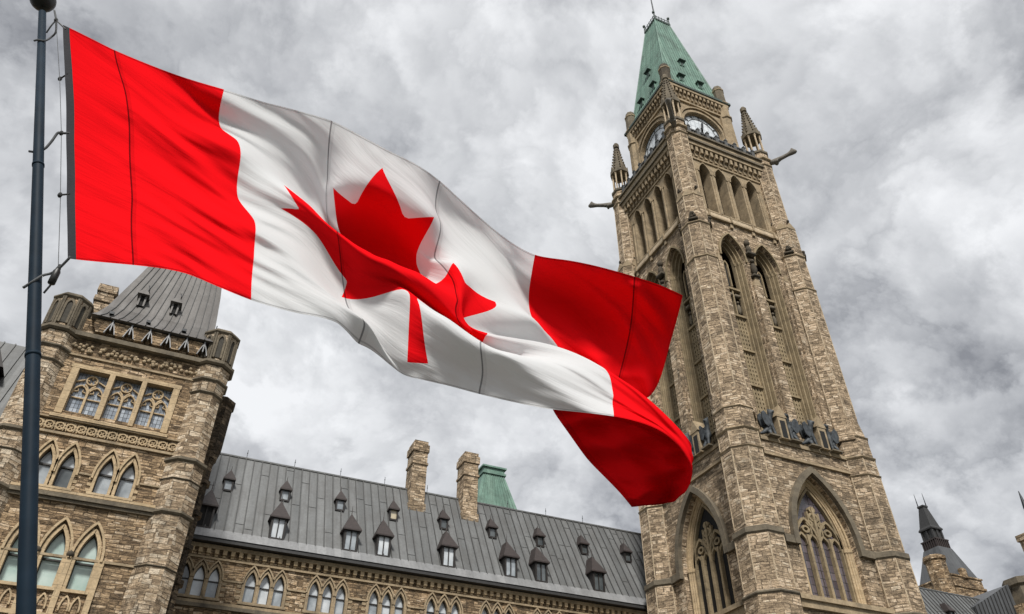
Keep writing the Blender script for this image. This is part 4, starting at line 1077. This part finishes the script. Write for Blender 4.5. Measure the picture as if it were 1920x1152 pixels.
b_.hexa([(79.6, 56.6, 20), (86.4, 56.6, 20), (86.4, 62, 20), (79.6, 62, 20), (79.6, 56.6, 28.6), (86.4, 56.6, 31.9), (86.4, 62, 31.9), (79.6, 62, 28.6)])
b_.build('roof', 'slate', er)
for i in range(11):
    t = i/11; x = 79.6+6.8*t; z = 28.6+3.3*t
    b_ = MB(); b_.box(world, x-0.04, x+0.04, 56.42, 56.6, 20, z); b_.build('roof_seam', 'gutter', er)
b_ = MB(); b_.box(world, 102.2, 104.6, 61.0, 63.0, 28, 41.8); b_.box(world, 102.0, 104.8, 60.8, 63.2, 41.8, 42.6); b_.build('chimney', 'stone', er)
b_ = MB(); b_.lathe(108.4, 64.0, [(30, 1.2), (40, 0.8), (45, 0.4), (48.0, 0.28), (48.2, 0.3), (50.7, 0.05)], 8); b_.build('spirelet', 'iron', er)

# ================================================================== FLAGPOLE AND FLAG
def at_depth(px, py, d): return Vector(CAM+d*(AF+(px-960)/FPX*AR-(py-576)/FPX*AU))
ptop = at_depth(79.5, 24, 9.35); plow = at_depth(66.5, 500, 6.95)
pdir = (ptop-plow).normalized()
pbase = plow-pdir*(plow.z/pdir.z)
pole = thing('flagpole', 'dark blue black flagpole with round top cap and grey halyard ropes', 'flagpole', pbase)
b_ = MB(); b_.tube([pbase, pbase.lerp(ptop, 0.4), pbase.lerp(ptop, 0.75), ptop], 0.066, 20, 0.041); b_.build('pole', 'pole', pole, True)
for t_, r_ in ((0.52, 0.0585), (0.74, 0.0535)):
    b_ = MB(); c0 = pbase.lerp(ptop, t_); b_.tube([c0, c0+pdir*0.03], r_+0.002, 20); b_.build('pole_joint', 'pole', pole, True)
b_ = MB(); c_ = at_depth(80.5, 0, 9.45); q = pdir.to_track_quat('Z', 'Y')
bb = MB(); bb.ball((0, 0, 0), 0.145, 0.145, 0.15, 20, 12); bb.v = [tuple(c_+q @ Vector(p)) for p in bb.v]; bb.build('truck_ball', 'ball', pole, True)
b_ = MB(); b_.lathe(pbase.x, pbase.y, [(0.0, 0.22), (0.06, 0.22), (0.1, 0.12), (0.3, 0.1)], 20); b_.build('base_collar', 'ball', pole)

FD0, FDV = 6.9, 2.15
fd = lambda v: FD0+FDV*v
CP = [
 # u, v, px, py, depth offset
 (0, 1, 118, 47, 0), (0, .75, 122, 150, 0), (0, .5, 124, 262, 0), (0, .25, 125, 372, 0), (0, 0, 127, 485, 0),
 (.08, 1, 212, 93, .02), (.08, .8, 232, 170, .02), (.08, .63, 240, 240, .02), (.08, .3, 245, 372, 0), (.08, 0, 247, 497, -.03),
 (.16, 1, 315, 135, .04), (.16, .75, 336, 240, -.03), (.16, .5, 345, 330, .04), (.16, .25, 350, 420, -.03), (.16, 0, 348, 513, .03),
 (.205, 0, 400, 534, -.02), (.205, .5, 398, 352, 0),
 (.25, 1, 420, 168, -0.12), (.25, .83, 415, 241, 0.14), (.25, .76, 444, 263, -.05), (.25, .5, 447, 373, .06), (.25, .4, 476, 412, -.06), (.25, .2, 476, 485, 0), (.25, 0, 471, 563, .05),
 (.31, 1, 500, 193, -0.06), (.3125, .643, 532, 347, -.02), (.306, .486, 526, 391, .02), (.33, .25, 560, 490, -.05), (.31, 0, 560, 588, .03),
 (.36, 1, 566, 210, -0.05), (.36, .85, 575, 290, 0.2), (.36, 0, 632, 606, .10),
 (.4, 1, 622, 227, -0.08), (.4, .84, 614, 335, 0.25), (.405, .12, 668, 592, 0), (.405, .03, 690, 618, .08), (.4, 0, 672, 645, .2),
 (.422, .815, 625, 352, 0.0), (.456, .775, 660, 382, 0.1), (.394, .246, 640, 557, -.08),
 (.5, 1, 735, 286, -0.14), (.5, .917, 717, 315, -0.15), (.544, .775, 766, 410, 0.05), (.578, .815, 814, 407, -0.02),
 # front ridge of the long fold, the pocket behind it and where the back sheet reappears
 (.345, .63, 580, 385, -0.25), (.345, .70, 577, 386, 0.3), (.35, .77, 577, 352, 0.38),
 (.42, .555, 650, 448, -0.42), (.425, .63, 655, 470, 0.4), (.43, .71, 634, 432, 0.75),
 (.46, .53, 692, 474, -0.45), (.465, .60, 700, 498, 0.45), (.47, .68, 680, 455, 0.85),
 (.5, .50, 728, 488, -0.45), (.505, .57, 740, 514, 0.45), (.51, .655, 722, 470, 0.85),
 (.55, .515, 785, 512, -0.32), (.555, .58, 795, 530, 0.3), (.56, .655, 778, 497, 0.6),
 (.6125, .678, 850, 493, -.02), (.593, .72, 812, 482, 0.2), (.593, .615, 846, 524, -0.08), (.595, .50, 858, 565, -.18),
 (.46, .38, 690, 515, -0.3), (.42, .4, 655, 495, -.18), (.36, .42, 600, 440, -.08),
 (.484, .257, 762, 549, -.16), (.516, .257, 788, 566, -.18), (.49, .077, 767, 680, -.1), (.509, .077, 798, 682, -.1),
 (.5, .4, 735, 520, -0.36),
 (.45, 0, 738, 690, .1), (.5, 0, 786, 711, .02), (.55, 0, 846, 725, 0), (.45, .1, 722, 655, 0),
 # lower right fold in front of the leaf
 (.55, .225, 838, 597, -0.42), (.55, .30, 842, 606, 0.1), (.55, .37, 808, 572, -.12),
 (.59, .215, 895, 637, -0.45), (.59, .30, 900, 648, 0.12), (.595, .40, 862, 607, -.12),
 (.64, .225, 958, 662, -0.42), (.64, .31, 955, 668, 0.1), (.645, .40, 915, 634, -.12),
 (.6, 0, 906, 741, -.05), (.595, .1, 905, 695, -.2),
 (.6875, .643, 928, 566, -.06), (.694, .486, 892, 627, -.1), (.65, .6, 884, 556, -.06),
 (.6, 1, 830, 344, 0.03), (.6, .87, 822, 402, 0.2), (.68, 1, 926, 430, 0.08), (.68, .85, 918, 480, 0.22), (.68, .72, 930, 535, .02),
 (.66, 0, 1022, 766, -.05), (.7, .2, 1055, 695, -.25), (.7, .45, 1000, 640, -.2), (.70, .62, 985, 592, -.1),
 # fly: upper panel lies behind, lower strip in front and curling under
 (.75, 1, 1003, 478, -0.3), (.75, .82, 992, 545, 0.3), (.75, .68, 1001, 601, .18), (.75, .53, 1062, 672, 0.4), (.75, .38, 1128, 688, -0.35), (.75, .19, 1150, 742, -.28), (.75, 0, 1151, 781, -.2),
 (.80, 1, 1063, 488, -0.42), (.80, .82, 1060, 560, 0.4), (.80, .65, 1070, 650, 0.35), (.80, .5, 1130, 715, 0.5), (.80, .37, 1192, 730, -0.3), (.80, .18, 1205, 770, -.25), (.80, 0, 1205, 794, -.2),
 (.85, 1, 1126, 501, -0.45), (.85, .82, 1128, 590, 0.36), (.85, .64, 1128, 690, .25), (.85, .5, 1170, 745, .45), (.85, .37, 1244, 778, -.05), (.85, .18, 1258, 808, -.1), (.85, 0, 1258, 822, -.1),
 (.90, 1, 1190, 519, -0.45), (.90, .82, 1182, 615, 0.2), (.90, .64, 1160, 715, .3), (.90, .5, 1190, 765, .55), (.90, .37, 1288, 838, .2), (.90, .18, 1300, 862, .2), (.90, 0, 1298, 885, .2),
 (.95, 1, 1238, 535, -0.4), (.95, .82, 1225, 640, 0.2), (.95, .64, 1192, 735, .35), (.95, .48, 1160, 772, .6), (.95, .33, 1190, 800, .6), (.95, .16, 1235, 880, .5), (.95, 0, 1262, 940, .45),
 (1, 1, 1280, 554, -0.3), (1, .82, 1255, 650, 0.22), (1, .65, 1216, 745, .4), (1, .48, 1110, 752, .65), (1, .35, 1036, 764, .75), (1, .18, 1102, 862, .75), (1, 0, 1185, 950, .7),
]
CPa = np.array(CP, float)
def tps_fit(uv, val, lam=0.00004):
    X = np.column_stack([uv[:, 0]*2, uv[:, 1]]); n = len(X)
    r2 = ((X[:, None]-X[None])**2).sum(2); K = np.where(r2 > 0, 0.5*r2*np.log(r2+1e-12), 0)+lam*np.eye(n)
    Pm = np.column_stack([np.ones(n), X]); A = np.zeros((n+3, n+3)); A[:n, :n] = K; A[:n, n:] = Pm; A[n:, :n] = Pm.T
    b = np.zeros((n+3, val.shape[1])); b[:n] = val
    return X, np.linalg.solve(A, b)
TX, TW = tps_fit(CPa[:, :2], CPa[:, 2:])
def flag_pts(uv):
    uv = np.asarray(uv, float); out = np.zeros((len(uv), 3))
    X = np.column_stack([uv[:, 0]*2, uv[:, 1]])
    for i in range(0, len(X), 4000):
        x = X[i:i+4000]; r2 = ((x[:, None]-TX[None])**2).sum(2); K = np.where(r2 > 0, 0.5*r2*np.log(r2+1e-12), 0)
        out[i:i+4000] = K @ TW[:-3]+np.column_stack([np.ones(len(x)), x]) @ TW[-3:]
    u, v = uv[:, 0], uv[:, 1]; d = fd(v)+out[:, 2]
    eg = np.clip((u-0.86)*9, 0, 1)*np.exp(-(v/0.05)**2); out[:, 1] += eg*(1.6*np.sin(97*u+2*np.sin(31*u))+1.3*np.sin(263*u+1+3*np.sin(41*u))); out[:, 0] += eg*1.5*np.sin(190*u+2)
    # wind creases: many crossing families of sharp folds, bunched by slow envelopes, pulled down and out from the upper hoist corner
    rg_ = np.random.RandomState(4)
    U = u*2
    for k_ in range(26):
        th = math.radians(rg_.normal(-27, 13)); fq = rg_.uniform(13, 62); p0, p1, p2 = rg_.uniform(0, 6.28, 3)
        s_ = -math.sin(th)*U+math.cos(th)*v
        ph = s_*fq+p0+0.9*np.sin(2.3*U+p1)+0.7*np.sin(4.1*v+p2)
        en = np.clip(np.sin(rg_.uniform(1.5, 4)*U+rg_.uniform(2, 5)*v+p1)*np.sin(rg_.uniform(1, 3)*U-rg_.uniform(2, 6)*v+p2)*1.6-0.1, 0, 1)
        d += np.clip(u*6, 0.1, 1)*(1-0.5*np.clip((u-0.27)*12, 0, 1)*np.clip((0.76-u)*12, 0, 1))*en*(0.62/fq)*(np.sin(ph)+0.35*np.sin(2*ph+p1))
    crk = np.exp(-((u-0.89)/0.06)**2)*np.clip(v*4-1.2, 0, 1); d += crk*0.03*np.abs(np.sin(42*v+6*np.sin(11*u)+14*u))
    tip = 1.5*np.clip((u-0.905)*22, 0, 1)*np.clip((0.5-v)*5, 0, 1); d += tip*(0.11*np.sin(13*v+60*u+2.2*np.sin(9*v))+0.05*np.abs(np.sin(26*v-75*u+2*np.sin(17*u)))+0.045*np.sin(150*u+24*v+2*np.sin(21*v))+0.03*np.sin(71*v+40*u))
    pk = sum(np.exp(-((u-us)/0.012)**2) for us in (0.082, 0.4, 0.595, 0.9)); d += pk*0.004*np.sin(95*v+5*np.sin(17*v))
    d += np.exp(-((1-v)/0.03)**2)*0.006*np.sin(120*u+6*np.sin(14*u))+np.exp(-(v/0.03)**2)*0.01*np.sin(85*u+7*np.sin(11*u))
    return np.array(CAM)+d[:, None]*(AF+((out[:, 0]-960)/FPX)[:, None]*AR-((out[:, 1]-576)/FPX)[:, None]*AU)

LEAF0 = [(-118, 2030), (-96, 1180), (-104, 1120), (-135, 1082), (-175, 1072), (-1015, 1220), (-899, 900), (-897, 862), (-919, 827), (-1860, 65), (-1648, -34), (-1614, -68), (-1614, -113),
         (-1800, -685), (-1258, -570), (-1212, -578), (-1185, -608), (-1080, -855), (-657, -401), (-600, -382), (-556, -408), (-546, -458), (-750, -1510), (-423, -1321), (-372, -1318), (-332, -1348), (0, -2000)]
LEAF = LEAF0+[(-x, y) for x, y in reversed(LEAF0[:-1])]
def dens(pl, step):
    o = []
    for i, p in enumerate(pl):
        q = pl[(i+1) % len(pl)]; n = max(1, int(math.hypot(q[0]-p[0], q[1]-p[1])/step))
        o += [(p[0]+(q[0]-p[0])*j/n, p[1]+(q[1]-p[1])*j/n) for j in range(n)]
    return o
LUV = dens([(0.5+x/9600, 0.5-y/4800) for x, y in LEAF], 0.008)
pts = []; edges = []
NU, NV = 260, 120; HU = 0.0105
cols = sorted(set([round(i/NU, 5) for i in range(NU+1)]+[HU]))
random.seed(5)
border = []
for u in cols: pts.append(Vector((u, 0))); pts.append(Vector((u, 1)))
for j in range(1, NV):
    for i, u in enumerate(cols):
        p = Vector((u, j/NV))
        pts.append(p)
for uc in (HU, 0.25, 0.75, 0.0, 1.0):
    o = len(pts)
    for j in range(NV+1): pts.append(Vector((uc, j/NV)))
    edges += [(o+j, o+j+1) for j in range(NV)]
o = len(pts); pts += [Vector(p) for p in LUV]; edges += [(o+i, o+(i+1) % len(LUV)) for i in range(len(LUV))]
vo, eo, fo, *_ = delaunay_2d_cdt(pts, edges, [], 0, 1e-6)
UVs = np.array([(p.x, p.y) for p in vo]); XYZ = flag_pts(UVs)
F = np.array([tuple(f) for f in fo if len(f) == 3])
fn = np.cross(XYZ[F[:, 1]]-XYZ[F[:, 0]], XYZ[F[:, 2]]-XYZ[F[:, 0]])
VN = np.zeros_like(XYZ)
for i in range(3): np.add.at(VN, F[:, i], fn)
VN /= np.maximum(np.linalg.norm(VN, axis=1)[:, None], 1e-12)
cen = UVs[F].mean(1)
def flag_cloth(name, col, trans, seam, tw):
    k = NB(name); uv, u, v = k.uv()
    m = None
    for us in (0.082, 0.4, 0.595, 0.9):
        q = k.math('LESS_THAN', k.math('ABSOLUTE', k.math('SUBTRACT', u, us)), 0.0011)
        m = q if m is None else k.math('MAXIMUM', m, q)
    for vs_ in (0.006, 0.994):
        q = k.math('LESS_THAN', k.math('ABSOLUTE', k.math('SUBTRACT', v, vs_)), 0.0015); m = k.math('MAXIMUM', m, k.math('MULTIPLY', q, 0.5))
    m2 = None
    for us in (0.082, 0.4, 0.595, 0.9):
        q = k.math('LESS_THAN', k.math('ABSOLUTE', k.math('SUBTRACT', u, us+0.003)), 0.0032); m2 = q if m2 is None else k.math('MAXIMUM', m2, q)
    for vs_ in (0.0, 1.0): m2 = k.math('MAXIMUM', m2, k.math('LESS_THAN', k.math('ABSOLUTE', k.math('SUBTRACT', v, vs_)), 0.009))
    m2 = k.math('MAXIMUM', m2, k.math('GREATER_THAN', u, 0.994))
    w = k.noise(k.comb(k.math('MULTIPLY', u, 900), k.math('MULTIPLY', v, 900)), 1.0, 2)
    c = k.mix(0.12, (col[0], col[1], col[2]), k.ramp(w, [(0.3, (0.6, 0.6, 0.6)), (0.7, (1.2, 1.2, 1.2))]), 'MULTIPLY')
    c = k.mix(k.math('MULTIPLY', m2, 0.22), c, seam)
    c = k.mix(k.math('MULTIPLY', k.noise(k.comb(k.math('MULTIPLY', u, 6), k.math('MULTIPLY', v, 3)), 1.0, 4), 0.18), c, (col[0]*0.72, col[1]*0.8+0.004, col[2]*0.8+0.004))
    c = k.mix(k.math('MULTIPLY', m, 0.85), c, seam)
    # creases: stretched noise running diagonally with the pull of the cloth
    s_ = k.math('ADD', k.math('MULTIPLY', u, 2.0), k.math('MULTIPLY', v, 1.0)); t_ = k.math('SUBTRACT', v, k.math('MULTIPLY', u, -1.1))
    h = k.noise(k.comb(k.math('MULTIPLY', k.math('SUBTRACT', u, k.math('MULTIPLY', v, 0.55)), 3.0), k.math('MULTIPLY', t_, 26.0)), 1.0, 5, 0.6, 0.5)
    h2 = k.noise(k.comb(k.math('MULTIPLY', k.math('ADD', u, k.math('MULTIPLY', v, 0.2)), 14.0), k.math('MULTIPLY', k.math('ADD', v, k.math('MULTIPLY', u, 0.7)), 60.0)), 1.0, 4, 0.62, 0.8)
    h = k.math('ADD', h, k.math('MULTIPLY', h2, 0.34))
    bn = k.n('ShaderNodeBump'); k.put(bn.inputs['Height'], k.math('ADD', h, k.math('ADD', k.math('MULTIPLY', m2, 0.35), k.math('MULTIPLY', m, -0.4)))); bn.inputs['Strength'].default_value = 0.55; bn.inputs['Distance'].default_value = 0.02
    k.t.nodes.remove(k.b)
    d = k.n('ShaderNodeBsdfDiffuse'); k.put(d.inputs[0], c); k.put(d.inputs['Normal'], bn.outputs[0])
    t = k.n('ShaderNodeBsdfTranslucent'); k.put(t.inputs[0], k.mix(m, trans, seam)); k.put(t.inputs['Normal'], bn.outputs[0])
    ms = k.n('ShaderNodeMixShader'); k.put(ms.inputs[0], tw); k.t.links.new(d.outputs[0], ms.inputs[1]); k.t.links.new(t.outputs[0], ms.inputs[2])
    k.t.links.new(ms.outputs[0], k.out.inputs[0])
    return k.m
MT['red'] = flag_cloth('red_flag_cloth', (0.76, 0.006, 0.010), (0.95, 0.012, 0.010), (0.09, 0.004, 0.005), 0.02)
MT['white'] = flag_cloth('white_flag_cloth', (0.75, 0.758, 0.77), (0.80, 0.80, 0.80), (0.22, 0.22, 0.23), 0.3)
MT['header'] = plain('grey_header_tape', (0.014, 0.014, 0.019), 0.9, 0, 0.2, 30)

hoist = Vector(flag_pts([(0, 0)])[0])
flag = thing('flag', 'red and white flag with a red maple leaf billowing from the dark pole', 'flag', hoist)
def flag_part(name, mask, mat):
    f = F[mask]; ids = np.unique(f); mp_ = {int(i): j for j, i in enumerate(ids)}
    me = bpy.data.meshes.new(name); me.from_pydata([tuple(p) for p in XYZ[ids]-np.array(hoist)], [], [tuple(mp_[int(a)] for a in t) for t in f])
    me.materials.append(MT[mat]); uvl = me.uv_layers.new(name='UVMap')
    li = np.zeros(len(me.loops), dtype=np.int32); me.loops.foreach_get('vertex_index', li)
    uvl.data.foreach_set('uv', UVs[ids][li].astype(np.float32).ravel())
    me.polygons.foreach_set('use_smooth', [True]*len(me.polygons))
    me.normals_split_custom_set_from_vertices([tuple(n_) for n_ in VN[ids]])
    o = bpy.data.objects.new(name, me); COL.objects.link(o); o.parent = flag
    return o
cu, cv = cen[:, 0], cen[:, 1]
inleaf = np.array([0.3 < c[0] < 0.7 and inside(LUV, c) for c in cen])
flag_part('header_tape', cu < HU, 'header')
flag_part('red_band', (cu > HU) & (cu < 0.25), 'red')['label'] = 'red band next to the pole'
flag_part('red_band', cu > 0.75, 'red')['label'] = 'red band at the curling free end'
flag_part('white_field', (cu > 0.25) & (cu < 0.75) & ~inleaf, 'white')
flag_part('maple_leaf', inleaf, 'red')

# halyard: rope loops from the pole to the hoist, clips and counterweight
def hp(v): return Vector(flag_pts([(0.004, v)])[0])
def on_pole(py):
    t_ = None
    d = pdir; best = min((abs((lambda P_: 576-FPX*((P_-CAM) @ AU)/((P_-CAM) @ AF))(np.array(pbase.lerp(ptop, q_/400)))-py), q_) for q_ in range(401))
    return pbase.lerp(ptop, best[1]/400)
def rope(name, pts_, r, parent, n=24):
    P_ = [Vector(p) for p in pts_]; o_ = []
    Q = [P_[0]*2-P_[1]]+P_+[P_[-1]*2-P_[-2]]
    for i in range(1, len(Q)-2):
        for j in range(8):
            t = j/8; a, b, c, d = Q[i-1], Q[i], Q[i+1], Q[i+2]
            o_.append(0.5*((2*b)+(c-a)*t+(2*a-5*b+4*c-d)*t*t+(3*b-a-3*c+d)*t**3))
    o_.append(P_[-1]); m = MB(); m.tube(o_, r, 8); return m.build(name, 'rope', parent, True)
side = Vector(AR); fwd = Vector(AF)
def around(py, r=0.07):
    c = on_pole(py); return c, c+side*r-fwd*r*0.6, c-side*r-fwd*r*0.6
dtop = fd(1.0); dm_ = fd(.5); dl = fd(0)
K1 = at_depth(105, 38, dtop+.05); K2 = at_depth(115, 250, fd(.53)); K3 = at_depth(109, 505, dl)
c, a, b = around(78, 0.062)
rope('rope_loop', [at_depth(102, 20, dtop+.15), K1, at_depth(104.5, 60, dtop), at_depth(96, 70, dtop-.02), a, c-fwd*0.065, b], 0.011, pole)
rope('rope_loop', [K1, at_depth(95, 50, dtop), at_depth(87, 62, dtop)], 0.009, pole)
c, a, b = around(284, 0.07)
rope('rope_loop', [hp(.53), K2, at_depth(108, 250, fd(.53)), at_depth(97, 265, fd(.5)), at_depth(84, 279, fd(.5)-.06), at_depth(68, 285, fd(.5)-.09), b], 0.013, pole)
c, a, b = around(540, 0.075)
rope('rope_loop', [hp(0.01), K3, at_depth(95, 513, dl), at_depth(80, 517, dl-.06), at_depth(62, 528, dl-.12), b], 0.012, pole)
rope('rope_loop', [K3+Vector((0, 0, -.04)), at_depth(98, 530, dl), at_depth(82, 550, dl-.04)], 0.009, pole)
b_ = MB(); b_.tube([K1, at_depth(112, 150, fd(.76)), K2, at_depth(113, 380, fd(.25)), K3], 0.0035, 5); b_.build('halyard_line', 'rope', pole)
for v in (.985, .78, .53, .27, .01):
    h = hp(v); l = {0.985: K1, .53: K2, .01: K3}.get(v, None)
    if l is None: l = at_depth(112.5, 148 if v > .5 else 366, fd(v))
    b_ = MB(); b_.tube([l, h], 0.009, 6); b_.ball(l, 0.022, 0.022, 0.032); b_.build('clip', 'ball', pole)
wt = MB(); wt.lathe(0, 0, [(-0.09, 0.012), (-0.085, 0.03), (0.05, 0.03), (0.08, 0.018), (0.13, 0.012)], 12); wt.v = [(p[0]+K3.x, p[1]+K3.y, p[2]+K3.z-0.08) for p in wt.v]; wt.build('counterweight', 'ball', pole, True)
